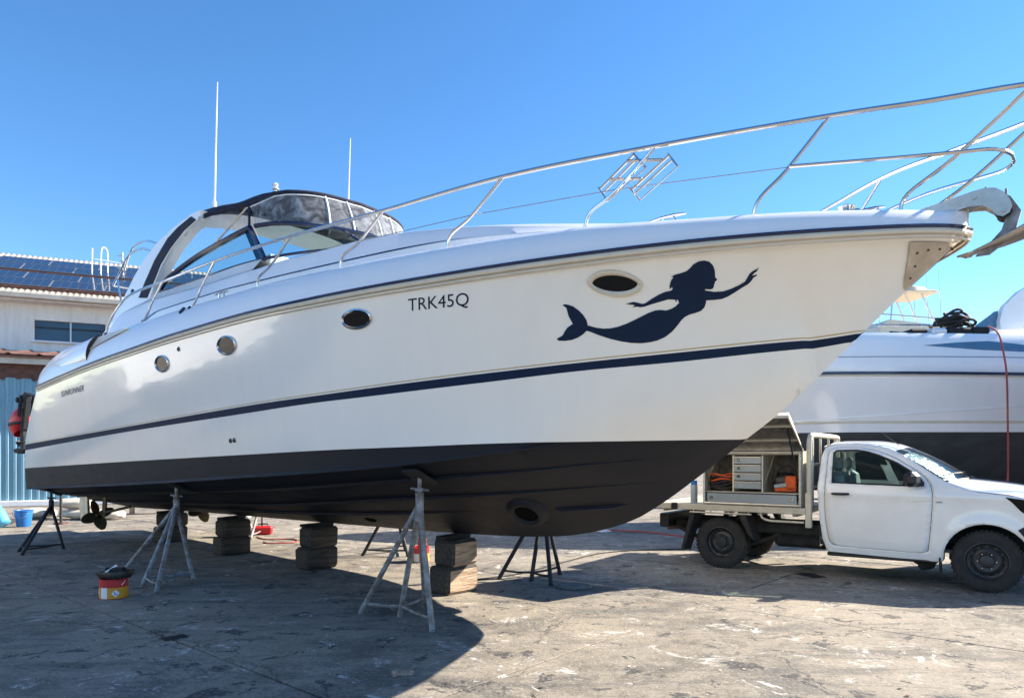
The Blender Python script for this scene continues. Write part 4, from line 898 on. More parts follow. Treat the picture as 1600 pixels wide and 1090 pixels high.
outer += arc(3.086, .36, .425, 8, 180, 16)[1:]+[(2.655, .325), (2.60, .315)]
door_o = [(1.375,1.16),(1.37,.95),(1.385,.72),(1.425,.48),(1.47,.435),(1.60,.425),(2.45,.408),(2.505,.43),(2.525,.60),(2.55,.95),(2.552,1.12),(2.53,1.22),(2.47,1.315),(2.33,1.425),(2.16,1.535),(1.98,1.618),(1.80,1.662),(1.60,1.672),(1.45,1.668),(1.40,1.63),(1.385,1.45)]
win_o = [(1.452,1.225),(1.455,1.60),(1.485,1.628),(1.72,1.632),(1.84,1.612),(1.98,1.565),(2.18,1.472),(2.33,1.372),(2.44,1.272),(2.462,1.215),(2.40,1.200)]
def grow(poly, d):
    cx = sum(p[0] for p in poly)/len(poly); cy = sum(p[1] for p in poly)/len(poly); out = []
    n = len(poly)
    for i in range(n):
        a = Vector(poly[i-1]); p = Vector(poly[i]); c = Vector(poly[(i+1) % n]); e = (c-a).normalized(); nn = Vector((e.y, -e.x))
        if nn.dot(p-Vector((cx, cy))) < 0: nn = -nn
        out.append(tuple(p+nn*d))
    return out
for sg in (-1, 1):
    mp_ = lambda u, w, e=0: (u, sg*(tside(u, w)+e), w)
    o = fill_outline(outer, [grow(door_o, .006)], lambda u, w: mp_(u, w), 'truckwhite', 'cab_side_panel', ute, .05, True, 50, (0, sg, 0))
    md = o.modifiers.new('t', 'SOLIDIFY'); md.thickness = .02; md.offset = -1
    dr_ = fill_outline(door_o, [win_o], lambda u, w: mp_(u, w, .001), 'truckwhite', 'door', ute, .09, True, 40, (0, sg, 0)); md = dr_.modifiers.new('t', 'SOLIDIFY'); md.thickness = .02; md.offset = -1
    fill_outline(grow(win_o, .002), [], lambda u, w: mp_(u, w, -.010), 'autoglass', 'window_pane', dr_, .12)
    m_ = MB(); m_.tube([mp_(u, w, -.001) for u, w in win_o], .011, 6, closed=True); m_.build('window_seal', 'black', dr_)
    m_ = MB(); h0 = [mp_(1.46+.20*i/6, 1.085, .012+.03*math.sin(math.pi*i/6)**.5) for i in range(7)]; m_.tube(h0, [.012, .017, .017, .017, .017, .017, .012], 8); m_.build('door_handle', 'black', dr_)
    # mirror
    m_ = MB(); y0 = tside(2.42, 1.25)
    m_.box((2.36, sg*(y0+.17), 1.285), (.14, .25, .175), bev=.05, M4=Matrix.Rotation(R(10*sg), 4, 'Z')); m_.tube([(2.45, sg*(y0-.01), 1.235), (2.38, sg*(y0+.08), 1.235)], .03, 8); m_.build('wing_mirror', 'black', dr_)
    fill_outline([(2.36,1.20),(2.475,1.20),(2.44,1.29),(2.38,1.345)], [], lambda u, w: mp_(u, w, .004), 'black', 'mirror_sail', dr_, .2)
    # arch liner and mudflap
    m_ = MB(); a_ = arc(3.086, .36, .43, -10, 185, 20); m_.grid([[(x, sg*(tside(x, z_)-.005), z_) for x, z_ in a_], [(x, sg*.52, z_) for x, z_ in a_]]); m_.build('wheel_arch_liner', 'rubber', ute)
    m_ = MB(); m_.box((2.63, sg*.77, .27), (.018, .2, .2)); m_.build('mud_flap', 'rubber', ute)
    # sill
    m_ = MB(); m_.box((2.0, sg*.79, .315), (1.22, .06, .05), bev=.015); m_.build('sill', 'black', ute)
    # head lamp
    fill_outline([(3.255,1.098),(3.44,1.075),(3.60,.96),(3.66,.86),(3.52,.85),(3.40,.945),(3.32,1.04)], [], lambda u, w: mp_(u, w, .005), 'portglass', 'head_lamp', ute, .08)
fill_outline([(3.375,.735),(3.46,.62),(3.52,.44),(3.70,.46),(3.70,.83),(3.52,.84)], [], lambda u, w: (u, -(tside(u, w)+.010), w), 'rubber', 'bumper_corner', ute, .08)
text_on('WORKMATE', 'door_badge', lambda u, w: (2.30+u, -(tside(2.40, 1.03)+.006), 1.010+w), .225, .026, 'steel', ute)
m_ = MB(); m_.box((2.625, -(tside(2.62, 1.03)+.004), 1.02), (.06, .006, .018), bev=.002); m_.build('side_indicator', 'drawer', ute)
# roof, screens, bonnet
m_ = MB(); rows = []
for i in range(11):
    l = 1.315+i*.0835; row = []
    for j in range(13):
        q = 1-2*j/12; zz = pchip([1.3,1.36,1.5,1.8,2.02,2.16],[1.66,1.70,1.717,1.714,1.677,1.62])(l); w = tside(l, min(zz, 1.712))-.012
        front = .10*(1-q*q)*(i/10)
        row.append((l+front, -w*q, zz+.045*(1-abs(q)**2.5)))
    rows.append(row)
m_.grid(rows); m_.build('roof', 'truckwhite', ute, True, 50)
def wsp(u, q):
    top_ = Vector((2.155+.105*(1-q*q), -.66*q, 1.622+.045*(1-abs(q)**2.5))); bot_ = Vector((2.69+.22*(1-q*q), -.755*q, 1.262+.03*(1-q*q)))
    p = top_.lerp(bot_, u); p.z += .025*math.sin(math.pi*u); return p
m_ = MB(); m_.grid([[wsp(k/8, 1-2*j/14) for j in range(15)] for k in range(9)]); m_.build('windscreen', 'autoglass', ute)
m_ = MB(); m_.grid([[wsp(.10+.80*k/14, .86-1.6*j/20)+Vector((-.03+.012*random.random(), 0, -.03-.012*random.random())) for j in range(21)] for k in range(15)]); m_.build('foil_sun_shade', 'foil', ute, True, 15)
m_ = MB(); m_.tube([wsp(1, 1-2*j/14)+Vector((.01, 0, .0)) for j in range(15)], .018, 6); m_.build('cowl_strip', 'black', ute)
for y0, ang in ((-.15, -.5), (.4, -.45)):
    m_ = MB(); m_.tube([wsp(1.0, -y0/.75)+Vector((0, 0, .02)), wsp(.9, (-y0+.15)/.75)+Vector((.0, 0, .025)), wsp(.87, (-y0+.6)/.8)+Vector((0, 0, .018))], .009, 6); m_.build('wiper', 'black', ute)
m_ = MB(); m_.tube([(2.17, -.25, 1.675), (1.95, -.34, 1.86)], [.005, .003], 6); m_.build('radio_aerial', 'black', ute)
m_ = MB(); rows = []
for i in range(13):
    u = i/12; row = []
    for j in range(15):
        q = 1-2*j/14; l0 = 2.70+.22*(1-q*q); l1 = 3.42+.28*(1-abs(q)**2.2); l = l0+(l1-l0)*u
        ze = pchip([2.7,2.85,3.0,3.3,3.45],[1.256,1.20,1.155,1.125,1.09])(2.70+.74*u); ww = tw(2.7+.7*u)-.03
        zc_ = 1.285-.075*u-.05*u**3; bulge = .02*(1 if abs(q) < .62 else 0)
        row.append((l, -ww*q, ze+(zc_-ze)*(1-abs(q)**3.2)))
    rows.append(row)
m_.grid(rows); m_.build('bonnet', 'truckwhite', ute, True, 40)
m_ = MB(); m_.grid([[(3.44+.26*(1-abs(q)**2.2), -.80*q, zz) for q in [1-2*j/14 for j in range(15)]] for zz in (1.09, .82)]); m_.build('grille', 'black', ute)
m_ = MB(); m_.grid([[(3.50+dx+.26*(1-abs(q)**2.6), -.84*q, zz) for q in [1-2*j/14 for j in range(15)]] for zz, dx in ((.82, .0), (.78, .07), (.52, .09), (.42, .02))]); m_.build('front_bumper', 'rubber', ute)
# cab back, floor, seat, dash, steering wheel
m_ = MB(); y_ = .80
m_.grid([[(1.30, -y_, .40), (1.30, y_, .40)], [(1.295, -y_, 1.20), (1.295, y_, 1.20)]]); m_.grid([[(1.305, -.80, 1.20), (1.305, -.58, 1.20)], [(1.33, -.66, 1.69), (1.33, -.52, 1.69)]]); m_.grid([[(1.305, .58, 1.20), (1.305, .80, 1.20)], [(1.33, .52, 1.69), (1.33, .66, 1.69)]]); m_.grid([[(1.327, -.6, 1.62), (1.327, .6, 1.62)], [(1.335, -.6, 1.70), (1.335, .6, 1.70)]]); m_.build('cab_back', 'truckwhite', ute)
m_ = MB(); m_.grid([[(1.304, -.58, 1.20), (1.304, .58, 1.20)], [(1.326, -.53, 1.63), (1.326, .53, 1.63)]]); m_.build('rear_screen', 'autoglass', ute)
m_ = MB(); m_.box((2.1, 0, .44), (1.6, 1.5, .04)); m_.build('cab_floor', 'black', ute)
for y_ in (-.38, .38):
    m_ = MB(); m_.box((1.78, y_, .72), (.5, .5, .22), bev=.06); m_.box((1.50, y_, 1.05), (.16, .48, .62), bev=.06, M4=Matrix.Rotation(R(-10), 4, 'Y')); m_.box((1.44, y_, 1.45), (.10, .24, .18), bev=.04); m_.build('seat', 'drawer', ute)
m_ = MB(); m_.prism([(2.30, .75), (2.32, 1.10), (2.45, 1.20), (2.85, 1.22), (2.95, .75)], -.74, .74, 'y'); m_.build('dashboard', 'black', ute)
m_ = MB(); m_.tube([(2.20+.06*math.sin(a), -.38+.18*math.cos(a), 1.14+.17*math.sin(a)) for a in [i*2*math.pi/18 for i in range(18)]], .014, 6, closed=True); m_.tube([(2.2, -.38, 1.14), (2.36, -.38, 1.05)], .03, 7); m_.build('steering_wheel', 'black', ute)
m_ = MB(); rows = []
for i in range(7): rows.append([(2.02+.05*math.sin(j)+.16*(i/6), -.60+.02*math.sin(i*2+j), 1.50-.36*(i/6)+.02*math.cos(j*1.3)-.07*(j/5)) for j in range(6)])
m_.grid(rows); m_.build('hanging_paper', 'rag', ute, True, 70)
# chassis
for y_ in (-.42, .42): m_ = MB(); m_.box((1.35, y_, .56), (4.5, .08, .13), bev=.01); m_.build('chassis_rail', 'chassis', ute)
m_ = MB(); m_.tube([(0, -.7, .36), (0, .7, .36)], .05, 10); m_.lathe([(.05, -.12), (.15, -.05), (.15, .05), (.05, .12)], 14, M4=Matrix.Translation((0, 0, .36)) @ Matrix.Rotation(R(90), 4, 'X')); m_.build('rear_axle', 'chassis', ute)
m_ = MB(); m_.tube([(3.086, -.7, .36), (3.086, .7, .36)], .045, 10); m_.build('front_axle', 'chassis', ute)
for y_ in (-.52, .52):
    m_ = MB(); m_.tube(spline([(-.75, y_, .52), (-.3, y_, .34), (0, y_, .30), (.35, y_, .33), (.75, y_, .50)], 4), .028, 6); m_.build('leaf_spring', 'chassis', ute)
m_ = MB(); m_.box((.95, -.10, .44), (.7, .5, .28), bev=.05); m_.build('fuel_tank', 'chassis', ute)
m_ = MB(); m_.tube([(2.35, -.3, .27), (2.5, -.55, .25), (2.42, -.62, .24)], .07, 10); m_.build('exhaust_muffler', 'chassis', ute)
# wheels
def wheel(l, sg, nm):
    T = Matrix.Translation((l, sg*.69, .352)) @ Matrix.Rotation(R(90), 4, 'X') @ (Matrix.Identity(4) if sg < 0 else Matrix.Rotation(R(180), 4, 'X'))
    o = bpy.data.objects.new(nm, None); COL.objects.link(o); o.parent = ute
    m_ = MB(); m_.lathe([(.215, -.10), (.24, -.112), (.30, -.118), (.335, -.105), (.350, -.085), (.352, -.03), (.352, .03), (.350, .085), (.335, .105), (.30, .118), (.24, .112), (.215, .10)], 44, M4=T)
    for k in range(44):
        a = 2*math.pi*k/44
        for zz in (-.07, .07): m_.box((0, 0, 0), (.018, .03, .05), M4=T @ Matrix.Rotation(a, 4, 'Z') @ Matrix.Translation((.349, 0, zz)))
    m_.build('tyre', 'tyre', o, True, 30)
    m_ = MB(); m_.lathe([(.218, .095), (.222, .103), (.212, .106), (.20, .09), (.195, .04), (.17, .03), (.155, .045), (.12, .058), (.075, .05), (.07, .075), (.055, .08), (0, .08)], 40, M4=T); m_.lathe([(.218, -.1), (.2, -.05), (.195, .04)], 30, M4=T); m_.build('rim', 'rim', o, True, 30)
    for k in range(12):
        a = 2*math.pi*k/12; m_ = MB(); m_.lathe([(.0175, .0), (.0175, .003), (0, .003)], 8, M4=T @ Matrix.Rotation(a, 4, 'Z') @ Matrix.Translation((.165, 0, .038)) @ Matrix.Diagonal((1, 1.2, 1, 1)));  m_.build('rim_slot', 'black', o)
    for k in range(6):
        a = 2*math.pi*k/6; m_ = MB(); m_.lathe([(.011, 0), (.011, .02), (.006, .025), (0, .025)], 6, M4=T @ Matrix.Rotation(a, 4, 'Z') @ Matrix.Translation((.092, 0, .052)));  m_.build('wheel_nut', 'steel', o)
    return o
for l in (0, 3.086):
    for sg in (-1, 1): wheel(l, sg, 'wheel')
# tray
for y_ in (-.91, .91):
    m_ = MB(); m_.box((.10, y_, .845), (2.10, .04, .085), bev=.006); m_.build('tray_side_rail', 'alucream', ute)
m_ = MB(); m_.box((-.945, 0, .845), (.04, 1.80, .085), bev=.006); m_.build('tray_tail_rail', 'alucream', ute)
for k in range(12):
    y_ = -.82+k*.149; m_ = MB(); m_.box((.10, y_, .872), (2.05, .143, .025), bev=.004); m_.build('deck_plank', 'alucream', ute)
for l in (-.8, -.35, .1, .55, 1.0):
    m_ = MB(); m_.box((l, 0, .80), (.05, 1.7, .07)); m_.build('cross_bearer', 'alucream', ute)
m_ = MB(); m_.tube([(-.40, -.905, .772), (.46, -.905, .772)], .012, 8)
for l in (-.35, -.1, .15, .42): m_.tube([(l, -.905, .80), (l, -.905, .772)], .009, 6)
m_.build('rope_rail', 'alucream', ute)
m_ = MB(); m_.tube(spline([(.58, -.90, .80), (.60, -.90, .74), (.68, -.90, .705), (.80, -.90, .70), (1.13, -.90, .70)], 5), .016, 8); m_.build('step_rail', 'alucream', ute)
m_ = MB(); m_.box((-.62, -.935, .845), (.09, .05, .10), bev=.01); m_.build('side_lamp', 'black', ute)
for l0, l1, tilt in ((-.44, -.36, 1), (.36, .46, -1)):
    m_ = MB(); m_.prism([(l0-.10*(tilt > 0), .22), (l0+.04-.10*(tilt > 0), .22), (l0+.12*tilt+(.0 if tilt > 0 else .06), .80), (l0+.12*tilt-.07, .80)] if tilt > 0 else [(.40, .52), (.50, .42), (.36, .80), (.27, .80)], -.90, -.60, 'y'); m_.build('mud_guard', 'rubber', ute)
    m_ = MB(); m_.prism([(l0-.10*(tilt > 0), .22), (l0+.04-.10*(tilt > 0), .22), (l0+.12*tilt, .80), (l0+.12*tilt-.07, .80)] if tilt > 0 else [(.40, .52), (.50, .42), (.36, .80), (.27, .80)], .60, .90, 'y'); m_.build('mud_guard', 'rubber', ute)
m_ = MB(); m_.box((-.86, 0, .62), (.14, 1.5, .20), bev=.01); m_.build('tail_board', 'black', ute)
m_ = MB(); m_.tube([(-.95, 0, .45), (-1.12, 0, .43)], .03, 8); m_.tube([(-.7, 0, .47), (-.95, 0, .45)], .03, 8); m_.build('tow_bar', 'rust', ute)
# head board hoop
for y_, z0 in ((-.885, .64), (.885, .64)):
    m_ = MB(); m_.box((1.185, y_, .86), (.075, .075, .45), bev=.008); m_.build('head_board_foot', 'alucream', ute)
m_ = MB(); m_.tube(spline([(1.19, -.885, .70), (1.19, -.885, 1.55), (1.19, -.885, 1.70), (1.195, -.85, 1.795), (1.20, -.75, 1.83), (1.20, 0, 1.835), (1.20, .75, 1.83), (1.195, .85, 1.795), (1.19, .885, 1.70), (1.19, .885, 1.55), (1.19, .885, .70)], 5), .034, 12); m_.build('head_board_hoop', 'alucream', ute)
for y_ in (-.74, -.25, .25, .74):
    m_ = MB(); m_.tube([(1.19, y_, .90), (1.19, y_, 1.82)], .016 if abs(y_) < .7 else .026, 8); m_.build('head_board_bar', 'alucream', ute)
for z_ in (1.15, 1.45):
    m_ = MB(); m_.tube([(1.19, -.86, z_), (1.19, .86, z_)], .016, 8); m_.build('head_board_rung', 'alucream', ute)
# tool box with raised lid
X0, X1, Z0, Z1, YO, YI = -.215, 1.10, .89, 1.62, -.895, -.30
tbx = bpy.data.objects.new('tool_box', None); COL.objects.link(tbx); tbx.parent = ute
for nm, c, d, mt in (('box_floor', ((X0+X1)/2, (YO+YI)/2, Z0+.012), (X1-X0, YI-YO, .02), 'alu'), ('box_roof', ((X0+X1)/2, (YO+YI)/2, Z1-.01), (X1-X0, YI-YO, .02), 'alucream'), ('box_back', ((X0+X1)/2, YI, (Z0+Z1)/2), (X1-X0, .02, Z1-Z0-.05), 'checker'), ('box_end', (X0+.01, (YO+YI)/2, (Z0+Z1)/2), (.02, YI-YO-.03, Z1-Z0-.05), 'alucream'), ('box_end', (X1-.01, (YO+YI)/2, (Z0+Z1)/2), (.02, YI-YO-.03, Z1-Z0-.05), 'alucream'), ('box_shelf', ((X0+X1)/2, (YO+YI)/2+.01, 1.065), (X1-X0-.05, YI-YO-.05, .02), 'alu')):
    m_ = MB(); m_.box(c, d, bev=.004); m_.build(nm, mt, tbx)
m_ = MB(); e = YO-.004
for a_, c_ in (((X0+.02, Z0+.02), (X1-.02, Z0+.02)), ((X1-.02, Z0+.02), (X1-.02, Z1-.03)), ((X1-.02, Z1-.03), (X0+.02, Z1-.03)), ((X0+.02, Z1-.03), (X0+.02, Z0+.02))): m_.tube([(a_[0], e, a_[1]), (c_[0], e, c_[1])], .017, 8)
m_.build('box_opening_frame', 'alu', tbx)
m_ = MB(); m_.box(((X0+X1)/2, YO+.01, .985), (X1-X0-.12, .03, .125), bev=.008); dw = m_.build('long_drawer', 'drawer', tbx)
for l in (X0+.13, X1-.14): m_ = MB(); m_.box((l, YO-.012, .985), (.07, .02, .04), bev=.006); m_.build('drawer_latch', 'steel', tbx)
for k in range(4):
    zz = 1.125+k*.112; m_ = MB(); m_.box((.40, YO+.02, zz+.04), (.36, .03, .098), bev=.006); dw = m_.build('small_drawer', 'drawer', tbx)
    m_ = MB(); m_.box((.40, YO+.002, zz+.085), (.36, .012, .012)); m_.build('drawer_lip', 'alu', tbx)
    if k: m_ = MB(); m_.box((.29, YO-.004, zz+.045), (.06, .018, .035), bev=.006); m_.build('drawer_latch', 'steel', tbx)
for l in (.205, .595): m_ = MB(); m_.box((l, (YO+YI)/2, 1.33), (.022, YI-YO-.04, .52)); m_.build('drawer_cabinet_side', 'alucream', tbx)
m_ = MB(); H0 = Vector((0, -.875, 1.645)); H1 = Vector((0, -1.60, 2.09)); nl = (H1-H0).cross(Vector((1, 0, 0))).normalized()
def lid_pt(l, u, e): p = H0.lerp(H1, u)+nl*e; return (l, p.y, p.z)
m_.grid([[lid_pt(X0-.02+(X1-X0+.04)*i/6, u, 0) for i in range(7)] for u in (0, .25, .5, .75, 1)]); lid = m_.build('lid', 'checker', tbx); md = lid.modifiers.new('t', 'SOLIDIFY'); md.thickness = .012
sgn = 1 if nl.z < 0 else -1
for l in (X0-.02, X1+.02): m_ = MB(); m_.grid([[lid_pt(l, u, 0), lid_pt(l, u, sgn*(.03+.05*u))] for u in (0, .5, 1)]); oo = m_.build('lid_side_lip', 'alucream', tbx); md = oo.modifiers.new('t', 'SOLIDIFY'); md.thickness = .008
m_ = MB(); m_.grid([[lid_pt(l, 1, 0), lid_pt(l, 1, sgn*.08)] for l in (X0-.02, X1+.02)]); oo = m_.build('lid_front_lip', 'alucream', tbx); md = oo.modifiers.new('t', 'SOLIDIFY'); md.thickness = .008
for u in (.30, .68): m_ = MB(); m_.tube([lid_pt(X0, u, sgn*.02), lid_pt(X1, u, sgn*.02)], .018, 6); m_.build('lid_stiffener', 'alu', tbx)
for l in (X0+.06, X1-.06):
    m_ = MB(); p1 = Vector(lid_pt(l, .62, sgn*.03)); p0 = Vector((l+.02, YO+.03, 1.16)); m_.tube([p0, p0.lerp(p1, .55)], .006, 6); m_.tube([p0.lerp(p1, .5), p1], .012, 7); m_.build('gas_strut', 'black', tbx)
# things carried in the box and on the tray
uw = lambda l, y, z: Vector((3.376, 10.480, z))+Vector((.8127, -.5827, 0))*l+Vector((.5827, .8127, 0))*y
p = uw(.86, -.72, 1.078); bag = thing('tool_bag', 'black and orange tool bag in the open tool box of the ute', 'tool bag', p, TA)
m_ = MB(); m_.box((0, 0, .13), (.30, .22, .25), bev=.07)
for v in range(len(m_.v)): x, y, z = m_.v[v]; m_.v[v] = (x+random.uniform(-.015, .015), y, z+random.uniform(-.01, .015) if z > .05 else z)
m_.build('bag_body', 'black', bag, True, 60)
m_ = MB(); m_.box((.09, -.115, .12), (.14, .03, .20), bev=.012); m_.box((.02, -.12, .045), (.26, .02, .06), bev=.008); m_.build('orange_panel', 'orange', bag)
m_ = MB(); m_.box((-.04, -.135, .09), (.16, .015, .05), bev=.006, M4=Matrix.Rotation(R(-10), 4, 'Y')); m_.build('grey_strap', 'drawer', bag)
m_ = MB(); m_.tube(spline([(-.12, -.02, .24), (-.06, -.02, .33), (.06, -.02, .35), (.13, -.02, .25)], 5), .014, 7); m_.build('carry_handle', 'black', bag)
p = uw(-.0, -.70, 1.078); cab = thing('cable_bundle', 'coiled black and orange cables packed in the open tool box of the ute', 'cable', p, TA)
for k in range(7):
    m_ = MB(); rr = .13+.012*random.random(); m_.tube([(rr*1.15*math.cos(a)+.01*random.random(), .10*math.sin(a)-.02, .02+.032*k+.02*math.sin(a*2+k)) for a in [i*2*math.pi/20 for i in range(20)]], .014, 6, closed=True); m_.build('cable_loop', 'rubber' if k not in (4, 6) else 'orange', cab)
p = uw(-.42, -.70, .885); ct = thing('chemical_can', 'small blue topped can behind the ute tool box', 'can', p, 0)
m_ = MB(); m_.lathe([(0, 0), (.05, 0), (.05, .24), (.04, .27), (0, .27)], 14); m_.build('can_body', 'drawer', ct); m_ = MB(); m_.lathe([(.045, .0), (.045, .06), (0, .065)], 12, M4=Matrix.Translation((0, 0, .26))); m_.build('can_cap', 'blue', ct)

# ------------------------------------------------------------------ other boats
def cruiser2(loc, rz, label, name='motor_yacht', full=True, fly=0.0, sc_=1.0):
    """large hauled-out yacht; local +x runs from bow to stern, near side is -y"""
    rt = thing(name, label, 'boat', loc, rz); Lh = 17.0
    hb = lambda x: 2.4*max(0, 1-(1-min(1, x/7.5))**2.3)**.8 if x < 7.5 else 2.4-.15*((x-7.5)/9.5)**2
    zsr = lambda x: 3.20-.012*x; zdk = lambda x: 3.98-.014*max(0, x-3)-.08*max(0, 1-x/2.)
    zch = lambda x: 2.02+.9*max(0, 1-x/3.2)**2; zkl = lambda x: .80+2.3*max(0, 1-x/4.6)**2.1; zb = 1.98
    wch = lambda x: hb(x)*min(.90, .25+.14*x)
    xs_ = [.0]+[.02+.12*i for i in range(1, 30)]+[3.8+.45*i for i in range(30)]; xs_ = [x for x in xs_ if x <= Lh]+[Lh]
    m_ = MB()
    def row(x):
        out = []; zk_ = min(zkl(x), zsr(x)); zc_ = max(zch(x), zk_); w = wch(x)
        for k in range(5): u = k/4; out.append((w*u, zk_+(max(zb, zk_)*.0+zc_-zk_)*u))
        for k in range(1, 3): u = k/2; out.append((w+(hb(x)-w)*.12*u, zc_+(2.20-2.02)*u*(1 if zc_ < 2.3 else .3)))
        z0 = out[-1][1]; s0 = out[-1][0]
        for k in range(1, 6): u = k/5; out.append((s0+(hb(x)-s0)*u**1.15, z0+(zsr(x)-z0)*u))
        for k in range(1, 7):
            u = k/6; out.append((max(0, hb(x)-.28*min(1, hb(x))*u**1.6), zsr(x)+(zdk(x)-zsr(x))*math.sin(u*math.pi/2)**.9))
        out.append((0, zdk(x)+.10*min(1, x/3))); return out
    for sg in (-1, 1):
        rows = [[(x, sg*a, c) for x, (a, c) in ((x, row(x)[j]) for x in xs_)] for j in range(len(row(5)))]
        m_.grid(rows, rowmat=[0]*4+[1]*(len(rows)-5), flip=sg > 0)
    rr = row(Lh); m_.grid([[(Lh, -a, c) for a, c in rr], [(Lh, a, c) for a, c in rr]], mi=1)
    m_.build('hull', ['antifoul2', 'gel2'], rt, True, 30)
    for nm, zz, off, hgt, mt in (('rub_rail', lambda x: zsr(x), .03, .03, 'navy'), ('rub_rail_cap', lambda x: zsr(x)-.05, .02, .012, 'cream'), ('boot_stripe', lambda x: 2.215, .004, .03, 'cream'), ('hull_knuckle', lambda x: 2.0+.066*x, .014, .014, 'gel2'), ('side_groove', lambda x: 3.50-.01*x, -.055, .012, 'drawer')):
        for sg in (-1, 1):
            m_ = MB(); rows = []
            for x in [1.2+.35*i for i in range(45)]:
                sec_ = row(x); z_ = zz(x); w = 0
                for (a0, c0), (a1, c1) in zip(sec_[:-1], sec_[1:]):
                    if c0 <= z_ <= c1 and c1 > c0: w = a0+(a1-a0)*(z_-c0)/(c1-c0)
                if nm == 'side_groove': o_ = .004
                else: o_ = off
                rows.append([(x, sg*(w-.01), z_-hgt), (x, sg*(w+o_), z_-hgt*.8), (x, sg*(w+o_), z_+hgt*.8), (x, sg*(w-.02), z_+hgt)])
            m_.grid(rows, flip=sg > 0); m_.build(nm, mt, rt, True, 50)
    # superstructure
    def house(pts, w0, nm, mt, z0=3.80):
        m_ = MB(); rows = []
        for x, z_ in pts:
            rows.append([(x, -w0, z0), (x, -w0*.99, max(z0+.02, z_-.22)), (x, -w0*.93, max(z0+.03, z_-.04)), (x, -w0*.5, z_+.02), (x, 0, z_+.04), (x, w0*.5, z_+.02), (x, w0*.93, max(z0+.03, z_-.04)), (x, w0*.99, max(z0+.02, z_-.22)), (x, w0, z0)])
        m_.grid(rows); return m_.build(nm, mt, rt, True, 16)
    house([(6.9,3.84),(7.15,3.98),(7.4,4.06),(8.2,4.14),(10.2,4.22)], 1.80, 'deckhouse_front', 'gel2')
    house([(10.0,3.84),(10.02,4.30),(10.35,4.72),(11.0,5.30),(12.5,5.42),(14.0,4.9),(14.6,3.85)], 1.70, 'deckhouse', 'gel2')
    for sg in (-1,):
        m_ = MB(); m_.prism([(7.08,4.02),(7.66,4.10),(7.70,4.44),(7.62,4.42),(7.55,4.36)], 1.74*sg, 1.72*sg, 'y'); m_.build('side_screen', 'winglass2', rt)
        m_ = MB(); m_.prism([(7.68,4.05),(7.66,4.22),(7.74,4.50),(8.05,4.80),(8.6,5.12),(9.6,5.42),(9.6,5.28),(8.75,4.86),(8.3,4.45),(8.12,4.05)], 1.72*sg, 1.84*sg, 'y'); m_.build('screen_wing', 'gel2', rt, True, 30)
    m_ = MB(); m_.grid([[(8.2-.2*y-.12*(y+1.7), y, 4.16), (8.75-.2*y-.12*(y+1.7), y, 4.42)] for y in [-1.7+.2*k for k in range(18)]]); m_.build('windscreen', 'winglass2', rt)
    # long wedge window in the topside, both sides
    for sg in (-1, 1):
        def sidew(x, z_):
            sec_ = row(x)
            for (a0, c0), (a1, c1) in zip(sec_[:-1], sec_[1:]):
                if c0 <= z_ <= c1 and c1 > c0: return a0+(a1-a0)*(z_-c0)/(c1-c0)
            return hb(x)
        fill_outline([(5.85,3.66),(6.5,3.715),(7.1,3.745),(7.55,3.70),(8.2,3.62),(9.8,3.60),(9.8,3.50),(7.7,3.535),(6.9,3.57),(6.2,3.63)], [], lambda u, w: (u, sg*(sidew(u, w)+.006), w), 'winglass2', 'hull_window', rt, .15)
    m_ = MB(); m_.prism([(10.35, 4.55), (10.6, 4.9), (11.2, 5.2), (12.0, 5.25), (13.0, 4.9), (13.2, 4.55)], -1.70, -1.69, 'y'); m_.build('saloon_window', 'winglass2', rt)
    m_ = MB(); m_.prism([(10.35, 4.55), (10.6, 4.9), (11.2, 5.2), (12.0, 5.25), (13.0, 4.9), (13.2, 4.55)], 1.69, 1.70, 'y'); m_.build('saloon_window', 'winglass2', rt)
    if fly:
        m_ = MB(); m_.box((11.2, 0, 5.9), (4.4, 3.2, .75), bev=.25); m_.build('flybridge', 'gel2', rt)
        for y_ in (-1.35, 1.35):
            m_ = MB(); m_.prism([(12.4, 6.1), (13.0, 6.1), (12.2, fly), (11.4, fly)], y_-.06, y_+.06, 'y'); m_.build('hardtop_leg', 'gel2', rt)
        m_ = MB(); m_.box((11.1, 0, fly+.05), (4.6, 3.3, .14), bev=.05); m_.build('hardtop', 'gel2', rt)
    # bow rail
    m_ = MB()
    for sg in (-1, 1):
        m_.tube([(x, sg*max(.05, hb(x)-.35), zdk(x)+.16+.5*max(0, 1-x/4.5)) for x in [.2+.3*i for i in range(21)]], .016, 6)
        for x in (1.2, 2.4, 3.6, 4.8, 6.0): m_.tube([(x, sg*max(.05, hb(x)-.35), zdk(x)-.05), (x, sg*max(.05, hb(x)-.35), zdk(x)+.16+.5*max(0, 1-x/4.5))], .014, 6)
    m_.build('bow_rail', 'steel', rt)
    return rt
M['winglass2'] = mat('blue_tinted_glass', (.10, .22, .34), .08, var=.2, vscale=1.5)
cruiser2((1.9, 15.5, 0), R(1.5), 'big pale motor yacht with dark bottom standing broadside behind the ute', fly=0)
off_ = cruiser2((8.3, 10.3, 0), R(2), 'unseen flybridge motor yacht added beyond the right edge to cast shade over the ute', fly=6.9)  # added out-of-view yacht, placed to throw shade on the ute
off_.scale = (1, .78, 1)
cruiser2((-16.5, -4.5, 0), R(90), 'unseen motor yacht added beyond the left edge for reflections in the side of the cruiser')  # added out-of-view yacht, gives the hull side something to reflect
def w2(px, py, Y): return Vector(((px-800)/1100*Y, Y, 1.56+(712-py)/1100*Y))
